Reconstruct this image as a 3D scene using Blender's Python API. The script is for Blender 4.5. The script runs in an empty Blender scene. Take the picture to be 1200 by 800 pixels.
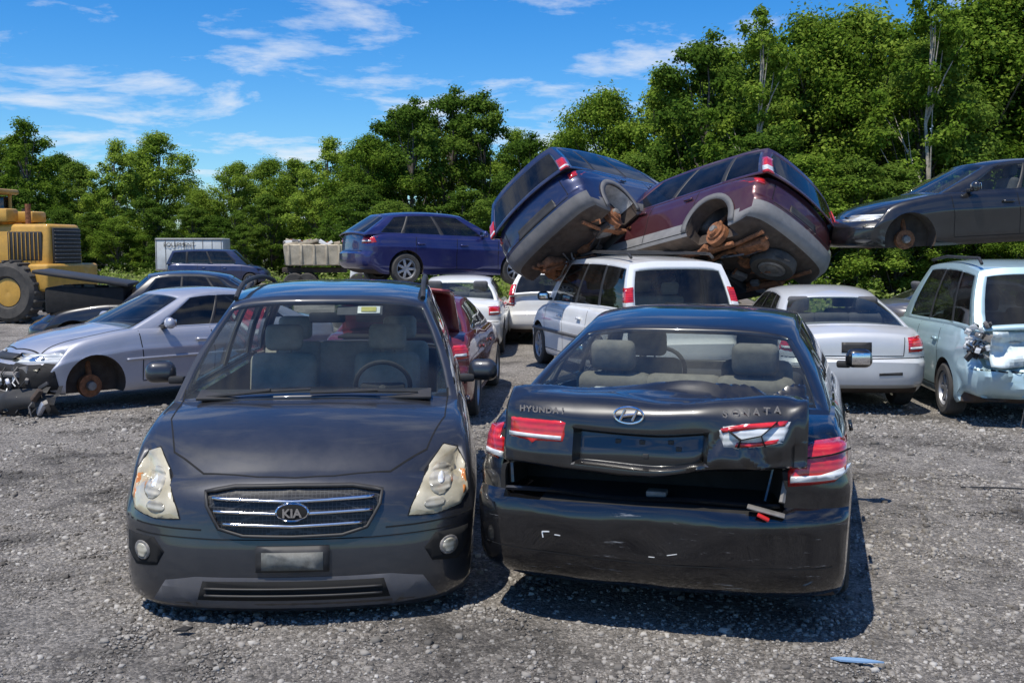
import bpy, bmesh, math, random
import numpy as np
from mathutils import Vector, Matrix, noise
from mathutils.bvhtree import BVHTree
R=math.radians
random.seed(7); rng=np.random.default_rng(7)
scene=bpy.context.scene
scene.view_settings.view_transform='Standard'
scene.view_settings.look='None'
scene.view_settings.exposure=0

# ------------------------------------------------------------ materials
def nmat(name):
    m=bpy.data.materials.new(name); m.use_nodes=True
    return m,m.node_tree.nodes,m.node_tree.links,m.node_tree.nodes['Principled BSDF']
def ramp_node(N,stops):
    r=N.new('ShaderNodeValToRGB'); e=r.color_ramp.elements
    while len(e)<len(stops): e.new(0.5)
    for i,(p,c) in enumerate(stops):
        e[i].position=p; e[i].color=(c[0],c[1],c[2],1) if not isinstance(c,(int,float)) else (c,c,c,1)
    return r
def mat(name,col,rough=0.5,metal=0,coat=0,var=0.25,scale=6,bump=0,dust=0,dcol=(.34,.30,.25)):
    m,N,Lk,b=nmat(name)
    tc=N.new('ShaderNodeTexCoord'); nz=N.new('ShaderNodeTexNoise'); nz.inputs['Scale'].default_value=scale
    nz.inputs['Detail'].default_value=6; nz.inputs['Roughness'].default_value=.65
    Lk.new(tc.outputs['Object'],nz.inputs['Vector'])
    r=ramp_node(N,[(.3,[c*(1-var) for c in col]),(.7,[min(1,c*(1+var)) for c in col])])
    Lk.new(nz.outputs['Fac'],r.inputs['Fac'])
    out=r.outputs['Color']
    if dust>0:
        n2=N.new('ShaderNodeTexNoise'); n2.inputs['Scale'].default_value=3.1; n2.inputs['Detail'].default_value=8
        n2.inputs['Roughness'].default_value=.7
        Lk.new(tc.outputs['Object'],n2.inputs['Vector'])
        r2=ramp_node(N,[(.38,dust*.25),(.72,dust)])
        Lk.new(n2.outputs['Fac'],r2.inputs['Fac'])
        mx=N.new('ShaderNodeMixRGB'); Lk.new(r2.outputs['Color'],mx.inputs['Fac'])
        Lk.new(out,mx.inputs[1]); mx.inputs[2].default_value=(*dcol,1); out=mx.outputs['Color']
        mr=N.new('ShaderNodeMapRange'); mr.inputs['To Min'].default_value=rough; mr.inputs['To Max'].default_value=min(1,rough+.25)
        Lk.new(n2.outputs['Fac'],mr.inputs['Value']); Lk.new(mr.outputs['Result'],b.inputs['Roughness'])
    else: b.inputs['Roughness'].default_value=rough
    Lk.new(out,b.inputs['Base Color'])
    b.inputs['Metallic'].default_value=metal
    b.inputs['Coat Weight'].default_value=coat; b.inputs['Coat Roughness'].default_value=.04
    if bump>0:
        bp=N.new('ShaderNodeBump'); bp.inputs['Strength'].default_value=bump; bp.inputs['Distance'].default_value=.02
        Lk.new(nz.outputs['Fac'],bp.inputs['Height']); Lk.new(bp.outputs['Normal'],b.inputs['Normal'])
    return m
def paint(name,col,metal=.35,dust=.06,rough=.28): return mat(name,col,rough,metal,1.0,.06,2.5,0,dust)
def glassmat(name,tint,dirt=.05):
    m=bpy.data.materials.new(name); m.use_nodes=True; N=m.node_tree.nodes; Lk=m.node_tree.links; N.clear()
    o=N.new('ShaderNodeOutputMaterial'); t=N.new('ShaderNodeBsdfTransparent'); g=N.new('ShaderNodeBsdfGlossy')
    d=N.new('ShaderNodeBsdfDiffuse'); d.inputs['Color'].default_value=(.35,.34,.31,1)
    t.inputs['Color'].default_value=(*tint,1); g.inputs['Roughness'].default_value=.01
    lw=N.new('ShaderNodeLayerWeight'); lw.inputs['Blend'].default_value=.5
    pw=N.new('ShaderNodeMath'); pw.operation='POWER'; pw.inputs[1].default_value=4.5; Lk.new(lw.outputs['Facing'],pw.inputs[0])
    ma=N.new('ShaderNodeMath'); ma.operation='MULTIPLY_ADD'; ma.inputs[1].default_value=.9; ma.inputs[2].default_value=.05; Lk.new(pw.outputs[0],ma.inputs[0])
    mx=N.new('ShaderNodeMixShader'); Lk.new(ma.outputs[0],mx.inputs[0]); Lk.new(t.outputs[0],mx.inputs[1]); Lk.new(g.outputs[0],mx.inputs[2])
    nz=N.new('ShaderNodeTexNoise'); nz.inputs['Scale'].default_value=4; nz.inputs['Detail'].default_value=8
    tc=N.new('ShaderNodeTexCoord'); Lk.new(tc.outputs['Object'],nz.inputs['Vector'])
    r=ramp_node(N,[(.35,dirt*.3),(.75,dirt*1.6)]); Lk.new(nz.outputs['Fac'],r.inputs['Fac'])
    m2=N.new('ShaderNodeMixShader'); Lk.new(r.outputs['Color'],m2.inputs[0]); Lk.new(mx.outputs[0],m2.inputs[1]); Lk.new(d.outputs[0],m2.inputs[2])
    Lk.new(m2.outputs[0],o.inputs['Surface']); return m
M={}
M['glass']=glassmat('window_glass',(.76,.80,.76),.03)
M['tint']=glassmat('tinted_glass',(.12,.13,.13),.03)
M['under']=mat('underbody',(.040,.034,.03),.8,0,0,.6,9,.3,.35,(.15,.085,.05))
M['rubber']=mat('tyre_rubber',(.022,.022,.022),.85,0,0,.3,20,.2,.25)
M['trim']=mat('black_trim',(.015,.015,.016),.45,0,0,.3,12,0,.08)
M['gap']=mat('panel_gap',(.004,.004,.004),.9)
M['interior']=mat('interior_dark',(.05,.05,.052),.85,0,0,.3,8)
M['seat']=mat('seat_fabric_grey',(.40,.365,.31),.95,0,0,.15,14,.2)
M['seatdark']=mat('seat_fabric_dark',(.09,.09,.095),.95,0,0,.2,14,.2)
M['plastic']=mat('grey_plastic',(.095,.098,.105),.6,0,0,.2,6,0,.25)
M['chrome']=mat('chrome',(.75,.75,.76),.12,1,0,.05,5)
M['alloy']=mat('alloy_wheel',(.42,.42,.43),.35,.8,0,.15,8,0,.2)
M['rust']=mat('rusty_steel',(.24,.10,.045),.85,.2,0,.6,18,.4)
M['steel']=mat('dirty_steel',(.22,.21,.20),.55,.6,0,.4,14,.2,.3)
M['plate']=mat('worn_plate',(.06,.065,.06),.5,0,0,.8,22,.1,.35,(.40,.38,.33))
M['white']=mat('white_plastic',(.75,.75,.73),.4,0,0,.05,6)
M['amber']=mat('amber_lens',(.55,.20,.05),.15,0,1,.1,30)
M['pit']=mat('dark_cavity',(.012,.011,.010),.8,0,0,.5,9,.2)
def lens(name,c1,c2,sc=60,rough=.12):
    m,N,Lk,b=nmat(name)
    tc=N.new('ShaderNodeTexCoord'); w=N.new('ShaderNodeTexWave'); w.inputs['Scale'].default_value=sc/6; w.bands_direction='Z'
    w.inputs['Distortion'].default_value=.6
    n=N.new('ShaderNodeTexNoise'); n.inputs['Scale'].default_value=9; n.inputs['Detail'].default_value=4
    Lk.new(tc.outputs['Object'],w.inputs['Vector']); Lk.new(tc.outputs['Object'],n.inputs['Vector'])
    mm=N.new('ShaderNodeMath'); mm.operation='MULTIPLY_ADD'; mm.inputs[1].default_value=.35; Lk.new(w.outputs['Fac'],mm.inputs[0]); Lk.new(n.outputs['Fac'],mm.inputs[2])
    r=ramp_node(N,[(.35,c1),(.85,c2)]); Lk.new(mm.outputs[0],r.inputs['Fac']); Lk.new(r.outputs['Color'],b.inputs['Base Color'])
    b.inputs['Roughness'].default_value=rough; b.inputs['Coat Weight'].default_value=1
    return m
M['red']=lens('red_lens',(.24,.005,.007),(.66,.025,.025))
M['clear']=lens('clear_lens',(.36,.36,.35),(.78,.79,.77))
M['yellowed']=lens('yellowed_headlamp_lens',(.33,.285,.18),(.56,.50,.36),14,.20)
M['lampdark']=lens('lamp_bowl',(.20,.18,.13),(.50,.46,.36),60,.12)
m,N,Lk,b=nmat('grille_mesh'); tc=N.new('ShaderNodeTexCoord'); v=N.new('ShaderNodeTexVoronoi'); v.inputs['Scale'].default_value=48; v.inputs['Randomness'].default_value=.15
Lk.new(tc.outputs['Object'],v.inputs['Vector']); v.feature='DISTANCE_TO_EDGE'
r=ramp_node(N,[(.03,.05),(.10,.003)]); Lk.new(v.outputs['Distance'],r.inputs['Fac']); Lk.new(r.outputs['Color'],b.inputs['Base Color']); b.inputs['Roughness'].default_value=.45
M['mesh']=m

# ------------------------------------------------------------ mesh helpers
def link(o,parent=None):
    scene.collection.objects.link(o)
    if parent is not None: o.parent=parent
    return o
def empty(name,matrix=None):
    e=bpy.data.objects.new(name,None); e.empty_display_size=.3; scene.collection.objects.link(e)
    if matrix is not None: e.matrix_world=matrix
    return e
def sharpen(bm,ang=35):
    a=R(ang)
    for f in bm.faces: f.smooth=True
    for e in bm.edges:
        if len(e.link_faces)==2:
            try: e.smooth = e.calc_face_angle(0)<a
            except Exception: pass
def mkobj(name,verts,faces,mats,parent=None,midx=None,ang=35,smooth=True,recalc=False,merge=0):
    me=bpy.data.meshes.new(name)
    me.from_pydata([tuple(v) for v in verts],[],faces)
    for mm in mats: me.materials.append(mm)
    if midx is not None: me.polygons.foreach_set('material_index',midx)
    bm=bmesh.new(); bm.from_mesh(me)
    if merge: bmesh.ops.remove_doubles(bm,verts=bm.verts,dist=merge)
    if recalc: bmesh.ops.recalc_face_normals(bm,faces=bm.faces)
    if smooth: sharpen(bm,ang)
    bm.to_mesh(me); bm.free()
    return link(bpy.data.objects.new(name,me),parent)
class MB:
    def __init__(s): s.v=[];s.f=[];s.m=[];s.mats=[]
    def mi(s,mt):
        if mt not in s.mats: s.mats.append(mt)
        return s.mats.index(mt)
    def add(s,v,f,mt):
        o=len(s.v); k=s.mi(mt); s.v+= [Vector(a) for a in v]
        for q in f: s.f.append([i+o for i in q]); s.m.append(k)
    def box(s,c,size,mt,bev=.01,rot=None,seg=2,taper=None):
        bm=bmesh.new(); bmesh.ops.create_cube(bm,size=1)
        for v in bm.verts:
            v.co=Vector((v.co.x*size[0],v.co.y*size[1],v.co.z*size[2]))
            if taper and v.co.z>0: v.co.x*=taper[0]; v.co.y*=taper[1]
        if bev>0: bmesh.ops.bevel(bm,geom=bm.edges[:],offset=min(bev,min(size)*.45),segments=seg,affect='EDGES',profile=.5)
        if rot is not None: bmesh.ops.transform(bm,matrix=rot.to_4x4(),verts=bm.verts)
        bm.verts.index_update()
        s.add([v.co+Vector(c) for v in bm.verts],[[v.index for v in f.verts] for f in bm.faces],mt); bm.free()
    def lathe(s,c,prof,mt,seg=28,rot=None):
        v=[];f=[];n=len(prof)
        for i in range(seg):
            a=2*math.pi*i/seg
            for (r,h) in prof:
                p=Vector((r*math.cos(a),h,r*math.sin(a)))
                if rot is not None: p=rot@p
                v.append(p+Vector(c))
        for i in range(seg):
            j=(i+1)%seg
            for k in range(n-1): f.append([i*n+k,i*n+k+1,j*n+k+1,j*n+k])
        s.add(v,f,mt)
    def tube(s,pts,rad,mt,seg=8):
        pts=[Vector(p) for p in pts]; v=[];f=[]
        for i,p in enumerate(pts):
            d=(pts[min(i+1,len(pts)-1)]-pts[max(i-1,0)]).normalized()
            a=d.orthogonal().normalized() if i==0 else (a-d*a.dot(d)).normalized()
            b=d.cross(a); r=rad[i] if isinstance(rad,(list,tuple)) else rad
            for k in range(seg):
                t=2*math.pi*k/seg; v.append(p+a*r*math.cos(t)+b*r*math.sin(t))
        for i in range(len(pts)-1):
            for k in range(seg):
                k2=(k+1)%seg; f.append([i*seg+k,i*seg+k2,(i+1)*seg+k2,(i+1)*seg+k])
        f.append(list(range(seg))[::-1]); f.append([(len(pts)-1)*seg+k for k in range(seg)])
        s.add(v,f,mt)
    def done(s,name,parent,ang=35): 
        return mkobj(name,s.v,s.f,s.mats,parent,s.m,ang,recalc=True)
def curve(pts):
    xs=[p[0] for p in pts]; ys=[p[1] for p in pts]; n=len(xs)
    d=[(ys[i+1]-ys[i])/(xs[i+1]-xs[i]) for i in range(n-1)]
    m=[d[0]]+[0 if d[i-1]*d[i]<=0 else 2*d[i-1]*d[i]/(d[i-1]+d[i]) for i in range(1,n-1)]+[d[-1]]
    def f(x):
        if x<=xs[0]: return ys[0]
        if x>=xs[-1]: return ys[-1]
        i=0
        while x>xs[i+1]: i+=1
        h=xs[i+1]-xs[i]; t=(x-xs[i])/h
        return (2*t**3-3*t*t+1)*ys[i]+(t**3-2*t*t+t)*h*m[i]+(-2*t**3+3*t*t)*ys[i+1]+(t**3-t*t)*h*m[i+1]
    return f
def lerp(a,b,t): return a+(b-a)*t
def sm(t): t=max(0,min(1,t)); return t*t*(3-2*t)

# ------------------------------------------------------------ car builder
class Car: pass
def surf_grid(xs,us,ts,F,sides):
    idx={};V=[];faces=[];tags=[]
    nx,nu,nt=len(xs)-1,len(us)-1,len(ts)-1
    def g(i,j,k):
        if (i,j,k) not in idx: idx[(i,j,k)]=len(V); V.append(F(i,j,k))
        return idx[(i,j,k)]
    for k,nm in ((0,'bottom'),(nt,'top')):
        if nm in sides:
            for i in range(nx):
                for j in range(nu):
                    faces.append([g(i,j,k),g(i+1,j,k),g(i+1,j+1,k),g(i,j+1,k)]); tags.append((nm,(xs[i]+xs[i+1])/2,(us[j]+us[j+1])/2,ts[k]))
    for j,nm in ((0,'right'),(nu,'left')):
        for i in range(nx):
            for k in range(nt):
                faces.append([g(i,j,k),g(i+1,j,k),g(i+1,j,k+1),g(i,j,k+1)]); tags.append((nm,(xs[i]+xs[i+1])/2,us[j],(ts[k]+ts[k+1])/2))
    for i,nm in ((0,'rear'),(nx,'front')):
        for j in range(nu):
            for k in range(nt):
                faces.append([g(i,j,k),g(i,j+1,k),g(i,j+1,k+1),g(i,j,k+1)]); tags.append((nm,xs[i],(us[j]+us[j+1])/2,(ts[k]+ts[k+1])/2))
    return V,faces,tags
SIDE=curve([(0,.93),(.06,.965),(.18,.98),(.35,.985),(.55,.995),(.68,1.0),(.74,.985),(.88,.962),(.95,.94),(1,.90)])
def make_car(name,P,matrix):
    C=Car(); C.P=P
    E=empty(name,matrix); C.E=E
    L,W=P['L'],P['W']; Xf=L/2; hw=W/2
    deck=curve(P['deck']); bot=curve(P.get('bot',[(-Xf,.30),(-Xf+.5,.20),(Xf-.7,.20),(Xf,.24)]))
    plan=curve(P.get('plan',[(-Xf,.94),(-Xf+.35,.97),(-Xf+1.0,.995),(0,1),(Xf-1.0,.99),(Xf-.4,.965),(Xf,.92)]))
    fprof=curve(P.get('fprof',[(0,.10),(.08,.03),(.3,0),(.5,.01),(.68,.03),(.85,.10),(1,.22)]))
    rprof=curve(P.get('rprof',[(0,.12),(.08,.03),(.3,0),(.5,.0),(.56,.05),(.8,.06),(.95,.09),(1,.13)]))
    bowF,corF,bowR,corR=P.get('bow',(.14,.20,.08,.12))
    crown=P.get('crown',.05); G=P['G']; floor=P.get('floor',.42)
    xc0,xc1=P.get('cab',(G['x0']+.25,G['x1']-.12))
    deform=P.get('deform')
    xs=sorted(set([round(x,4) for x in list(np.linspace(-Xf,Xf,58))+[-Xf+.02,-Xf+.05,Xf-.02,Xf-.05,xc0,xc0+.015,xc1,xc1-.015]]))
    h=[0,.12,.25,.38,.5,.60,.68,.74,.79,.82,.85,.91,.96,1]; us=[-a for a in h[::-1]][:-1]+h
    ts=[0,.03,.08,.16,.25,.34,.42,.49,.53,.57,.60,.63,.66,.69,.73,.78,.84,.9,.95,.98,1]
    def FF(x0,u,t,top=False,df=True):
        zb=bot(x0); zt=deck(x0)+crown*(1-u*u)
        z=lerp(zb,zt,t); y=u*hw*plan(x0)*SIDE(t)
        a=max(0,(x0-(Xf-1.0))/1.0)**2; b=max(0,((-Xf+.8)-x0)/.8)**2
        au=abs(u)
        x=x0-a*(bowF*u*u+corF*au**8+fprof(t))+b*(bowR*u*u+corR*au**9+rprof(t))
        if top and xc0+.01<x0<xc1-.01 and au<.83: z=floor
        v=Vector((x,y,z))
        if deform and df: v=deform(v)
        return v
    mats=[P['paint'],M['under'],M['interior'],P.get('cladmat',M['plastic']),M['pit']]
    wr=P.get('wr',.31); C.wr=wr; axf,axr=P.get('axles',(Xf-.88,-Xf+.95)); wz=P.get('wz',wr)
    clad=P.get('clad',0); pit=P.get('pit')
    for attempt in (True,False):
        V,faces,tags=surf_grid(xs,us,ts,lambda i,j,k:FF(xs[i],us[j],ts[k],k==len(ts)-1,attempt),('top','bottom'))
        mi=[]
        for f,t in zip(faces,tags):
            c=sum((V[i] for i in f),Vector())/4; z=c.z
            if t[0]=='bottom': mi.append(1)
            elif pit and t[0]=='rear' and pit(c): mi.append(4)
            elif P.get('pitf') and t[0]=='front' and P['pitf'](c): mi.append(4)
            elif t[0]=='top' and xc0<=t[1]<=xc1 and abs(t[2])<.86: mi.append(2)
            elif clad and z<(clad if t[0] in('left','right') else P.get('cladend',clad)): mi.append(3)
            else: mi.append(0)
        body=mkobj('body',V,faces,mats,None,mi,40,recalc=True)
        cut=MB()
        for ax in (axf,axr):
            for sgn in (1,-1):
                prof=[(0,0),(wr+.055,0),(wr+.055,.6),(0,.6)]
                cut.lathe((ax,sgn*(hw*.66) if sgn>0 else -(hw*.66)-.6,wz+.01),prof,M['under'],36)
        co=mkobj('arch_cutter',cut.v,cut.f,mats,None,[1]*len(cut.f),recalc=True,merge=.0001)
        md=body.modifiers.new('b','BOOLEAN'); md.operation='DIFFERENCE'; md.object=co; md.solver='EXACT'
        dg=bpy.context.evaluated_depsgraph_get(); dg.update()
        me2=bpy.data.meshes.new_from_object(body.evaluated_get(dg))
        bpy.data.objects.remove(co)
        ok=len(me2.polygons)>.6*len(faces)
        if ok or not attempt or not deform: break
        print('BOOL RETRY',name,len(me2.polygons)); bpy.data.objects.remove(body)
    body.modifiers.clear()
    if ok: body.data=me2
    else: print('BOOL FAIL',name)
    bm=bmesh.new(); bm.from_mesh(body.data); sharpen(bm,38); bm.to_mesh(body.data); bm.free()
    bv=[v.copy() for v in V]; bf=[list(f) for f in faces]
    body.parent=E
    wins=G['wins']
    ss=sorted(set([0,.02,1,.98]+[a for w in wins for a in w]+[round(a,3) for a in np.linspace(0,1,13)]))
    gh=[0,.15,.3,.45,.6,.75,.86,G.get('ue',.93),.97,1]; gus=[-a for a in gh[::-1]][:-1]+gh
    t0,t1=G.get('t',(.08,.90)); rt0,rt1=G.get('rt',(.06,.90)); ft0,ft1=G.get('ft',(.04,.93))
    gts=sorted(set([0,t0,t1,rt0,rt1,ft0,ft1,.3,.5,.7,.97,1]))
    x0,x1,r0,r1,zr=G['x0'],G['x1'],G['r0'],G['r1'],G['zr']; wb,wrf=G['wb'],G['wr']
    arch=G.get('arch',.05); bF,bR=G.get('bow',(.14,.10)); zedge=G.get('zedge',.05); endk=G.get('endk',.03)
    def GF(s,u,t):
        xb=lerp(x0,x1,s); xr=lerp(r0,r1,s); x=lerp(xb,xr,t)
        au=abs(u)
        x+= (1-u*u)*(bF*sm((s-.5)*2)*(1-.35*t)-bR*sm((.5-s)*2)*(1-.4*t))
        zb=deck(max(-Xf,min(Xf,xb)))+crown*(1-u*u)-.012
        zt=zr-arch*abs(2*s-1-.1)**2.2-zedge*au**3.5
        z=lerp(zb,zt,t)
        y=u*(lerp(wb,wrf,t)+G.get('bulge',.03)*math.sin(math.pi*t))
        sq=max(abs(2*s-1)-.7,0)/.3; y*=1-endk*sq*sq
        return Vector((x,y,z))
    GV,GFc,GT=surf_grid(ss,gus,gts,lambda i,j,k:GF(ss[i],gus[j],gts[k]),('top',))
    glf=[];frf=[];frm=[]
    wmin=min(w[0] for w in wins) if wins else 0; wmax=max(w[1] for w in wins) if wins else 0
    ue=G.get('ue',.93)
    for f,tg in zip(GFc,GT):
        nm,s,u,t=tg; gl=False; k=0
        if nm=='front': gl= abs(u)<ue and ft0<t<ft1
        elif nm=='rear': gl= abs(u)<G.get('rue',ue) and rt0<t<rt1
        elif nm in('left','right') and t0<t<t1:
            gl=any(a<s<b for a,b in wins)
            if not gl and wmin<s<wmax: k=1
        if gl: glf.append((f,1 if (nm!='front' and P.get('tintside')) or nm in P.get('tintf',()) else 0))
        else: frf.append(f); frm.append(k)
    fo=mkobj('roof_and_pillars',GV,frf,[P.get('roofpaint',P['paint']),M['trim']],E,frm,40,recalc=True)
    sd=fo.modifiers.new('s','SOLIDIFY'); sd.thickness=.022; sd.offset=-1
    mkobj('windows',GV,[a for a,b in glf],[M['glass'],M['tint']],E,[b for a,b in glf],60)
    n=len(bv); allv=bv+GV; allf=bf+[[i+n for i in f] for f in GFc]
    C.bvh=BVHTree.FromPolygons([tuple(v) for v in allv],allf)
    C.deck=deck; C.GF=GF; C.hw=hw; C.Xf=Xf; C.axles=(axf,axr); C.wz=wz
    seat=P.get('seat',M['seatdark']); I=MB(); zb=P['deck'][len(P['deck'])//2][1]
    fx=P.get('seatx',x1-1.15)
    for row,(sx,ys) in enumerate(((fx,(-.37,.37)),(fx-.95,(-.42,0,.42)))):
        if sx<xc0: continue
        for y in ys:
            ry=Matrix.Rotation(R(-14),3,'Y')
            I.box((sx,y,zb-.14),(.15,.47,.66),seat,.06,ry,3)
            I.box((sx+.28,y,zb-.42),(.5,.48,.15),seat,.05,None,3)
            if row==0 or y!=0: 
                I.box((sx-.10,y,zb+.29),(.10,.27,.19),seat,.045,ry,3)
                for q in(-.05,.05): I.tube([(sx-.07,y+q,zb+.12),(sx-.09,y+q,zb+.24)],.007,M['steel'],6)
    I.box((xc1-.10,0,zb-.12),(.50,1.3,.24),M['interior'],.06,Matrix.Rotation(R(6),3,'Y'),3)
    I.box((xc1-.5,0,zb-.30),(.6,.22,.3),M['interior'],.04)
    sw=Matrix.Rotation(R(-65),3,'Y')
    v=[];f=[]
    for i in range(28):
        a=2*math.pi*i/28
        for k in range(8):
            b=2*math.pi*k/8; v.append(sw@Vector(((.18+.016*math.cos(b))*math.cos(a),(.18+.016*math.cos(b))*math.sin(a),.016*math.sin(b)))+Vector((xc1-.48,.37,zb+.02)))
    for i in range(28):
        for k in range(8): f.append([i*8+k,((i+1)%28)*8+k,((i+1)%28)*8+(k+1)%8,i*8+(k+1)%8])
    I.add(v,f,M['interior'])
    I.box((xc1-.46,.37,zb+.01),(.05,.30,.06),M['interior'],.02); I.tube([(xc1-.46,.37,zb+.01),(xc1-.15,.37,zb-.15)],.03,M['interior'])
    mp=GF(1,0,.80); I.box((mp.x-.14,0,mp.z-.03),(.03,.24,.07),M['trim'],.02)
    I.done('interior',E)
    Wm=MB(); miss=P.get('missing',())
    for ai,ax in enumerate((axf,axr)):
        for sgn in(1,-1):
            key=('F' if ai==0 else 'B')+('L' if sgn>0 else 'R'); yc=sgn*(hw-.12)
            if key in miss:
                Wm.lathe((ax,yc-sgn*.08,wz+P.get('hubdz',0)),[(0,.05*sgn),(.035,.05*sgn),(.05,.0),(.135,0),(.14,-.07*sgn),(0,-.07*sgn)],M['rust'],24)
                Wm.lathe((ax,yc-sgn*.08,wz+P.get('hubdz',0)),[(0,.06*sgn),(.05,.055*sgn),(.06,.01*sgn)],M['steel'],18)
                Wm.tube([(ax,yc-sgn*.1,wz+.05),(ax-.02,yc-sgn*.25,wz+.35)],.035,M['rust'])
                Wm.tube([(ax,yc-sgn*.1,wz-.03),(ax+.1,yc-sgn*.5,wz-.06)],.025,M['rust'])
                continue
            r=wr; w=.105
            Wm.lathe((ax,yc,wz),[(r*.64,-w*.8),(r*.70,-w),(r*.9,-w*1.02),(r*.975,-w*.85),(r,-w*.5),(r,w*.5),(r*.975,w*.85),(r*.9,w*1.02),(r*.70,w),(r*.64,w*.8)],M['rubber'],36)
            rm=P.get('rim',M['alloy'])
            Wm.lathe((ax,yc,wz),[(r*.655,w*.85*sgn),(r*.60,w*.70*sgn),(r*.56,w*.0),(r*.2,-.02*sgn),(0,-.02*sgn)],M['under'],28)
            Wm.lathe((ax,yc,wz),[(r*.67,w*.86*sgn),(r*.62,w*.88*sgn),(r*.58,w*.6*sgn),(r*.56,w*.2*sgn)],rm,28)
            Wm.lathe((ax,yc,wz),[(0,w*.70*sgn),(r*.15,w*.68*sgn),(r*.2,w*.45*sgn)],rm,18)
            for q in range(P.get('spokes',7)):
                a=2*math.pi*q/P.get('spokes',7); rot=Matrix.Rotation(-a,3,'Y')
                Wm.box(Vector((ax,yc+sgn*w*.55,wz))+rot@Vector((r*.38,0,0)),(r*.48,.03,.055),rm,.01,rot)
    Wm.done('wheels',E)
    return C
def _cast(C,ax,a,b,off,bvh=None):
    bvh=bvh or C.bvh
    o,d={'F':((9,a,b),(-1,0,0)),'B':((-9,a,b),(1,0,0)),'L':((a,9,b),(0,-1,0)),'R':((a,-9,b),(0,1,0)),'T':((a,b,9),(0,0,-1)),'U':((a,b,-9),(0,0,1))}[ax]
    o=Vector(o);d=Vector(d)
    h=bvh.ray_cast(o,d)
    if h[0] is None: h=bvh.find_nearest(o+d*(9-(C.Xf if ax in'FB' else C.hw)))
    p,n=h[0],h[1]
    if n.dot(d)>0: n=-n
    return p+(n*.5-d*.5).normalized()*off
def patch(C,poly,ax,off,mt,name='panel',cell=.05,eoff=None,bvh=None,solid=True):
    bm=bmesh.new(); vs=[bm.verts.new((a,b,0)) for a,b in poly]; bm.faces.new(vs)
    bmesh.ops.triangulate(bm,faces=bm.faces[:])
    A=[p[0] for p in poly];B=[p[1] for p in poly]
    for (lo,hi,no) in ((min(A),max(A),(1,0,0)),(min(B),max(B),(0,1,0))):
        n=max(1,int((hi-lo)/cell))
        for i in range(1,n+1):
            c=lo+(hi-lo)*i/(n+1)
            bmesh.ops.bisect_plane(bm,geom=bm.verts[:]+bm.edges[:]+bm.faces[:],plane_co=(c*no[0],c*no[1],0),plane_no=no,dist=1e-5)
    eo=off if eoff is None else eoff
    for v in bm.verts: v.co=_cast(C,ax,v.co.x,v.co.y,eo if v.is_boundary else off,bvh)
    for f in bm.faces: f.smooth=True
    bmesh.ops.recalc_face_normals(bm,faces=bm.faces)
    bm.normal_update()
    out={'F':(1,0,0),'B':(-1,0,0),'L':(0,1,0),'R':(0,-1,0),'T':(0,0,1),'U':(0,0,-1)}[ax]
    s=sum((f.normal.dot(Vector(out)) for f in bm.faces))
    if s<0: bmesh.ops.reverse_faces(bm,faces=bm.faces[:])
    me=bpy.data.meshes.new(name); bm.to_mesh(me); bm.free(); me.materials.append(mt)
    o=link(bpy.data.objects.new(name,me),C.E)
    if solid and eo>.003:
        s=o.modifiers.new('s','SOLIDIFY'); s.thickness=eo+.004; s.offset=-1
    return o
def line(C,pts,wd,ax,off,mt,name='trim',closed=False,bvh=None):
    P2=[Vector(p) for p in pts]; 
    if closed: P2.append(P2[0])
    res=[]
    for a,b in zip(P2[:-1],P2[1:]):
        n=max(1,int((b-a).length/.04))
        for i in range(n): res.append(a.lerp(b,i/n))
    res.append(P2[-1]); v=[];f=[]
    for i,p in enumerate(res):
        if closed: d=res[(i+1)%(len(res)-1)]-res[(i-1)%(len(res)-1)] if i<len(res)-1 else res[1]-res[-2]
        else: d=res[min(i+1,len(res)-1)]-res[max(i-1,0)]
        d.normalize(); n=Vector((-d.y,d.x))*wd/2
        v.append(_cast(C,ax,*(p+n),off,bvh)); v.append(_cast(C,ax,*(p-n),off,bvh))
    for i in range(len(res)-1): f.append([2*i,2*i+1,2*i+3,2*i+2])
    o=mkobj(name,v,f,[mt],C.E,None,60)
    if off>.006:
        s=o.modifiers.new('s','SOLIDIFY'); s.thickness=off; s.offset=0
    return o
def arc(cx,cz,r,a0,a1,n=16): return [(cx+r*math.cos(R(lerp(a0,a1,i/n))),cz+r*math.sin(R(lerp(a0,a1,i/n)))) for i in range(n+1)]
def ell(cx,cz,a,b,n=20): return [(cx+a*math.cos(2*math.pi*i/n),cz+b*math.sin(2*math.pi*i/n)) for i in range(n)]
def text(C,s,size,loc,face,mt,name='badge',bold=.003):
    cu=bpy.data.curves.new(name,'FONT'); cu.body=s; cu.size=size; cu.extrude=.003; cu.offset=bold; cu.align_x='CENTER'; cu.align_y='CENTER'
    cu.materials.append(mt); o=bpy.data.objects.new(name,cu); link(o,C.E)
    if face=='F': m=Matrix(((0,0,1),(1,0,0),(0,1,0)))
    elif face=='B': m=Matrix(((0,0,-1),(-1,0,0),(0,1,0)))
    elif face=='R': m=Matrix(((1,0,0),(0,0,-1),(0,1,0)))
    o.matrix_local=Matrix.Translation(loc)@m.to_4x4(); return o
def mirrors(C,col,z=None,x=None,sides=(1,-1)):
    G=C.P['G']; x=x if x is not None else G['x1']-.42; z=z or C.deck(x)+.07; m=MB()
    for s in sides:
        rt=Matrix.Rotation(R(-12*s),3,'Z')
        m.box((x,s*(C.hw+.065),z),(.13,.20,.14),col,.062,rt,6,(.8,.9))
        m.box(Vector((x,s*(C.hw+.065),z))+rt@Vector((-.064,0,0)),(.006,.13,.085),M['chrome'],.003,rt)
        m.box((x+.02,s*(C.hw-.04),z-.05),(.07,.10,.05),M['trim'],.015)
    m.done('door_mirrors',C.E)
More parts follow.
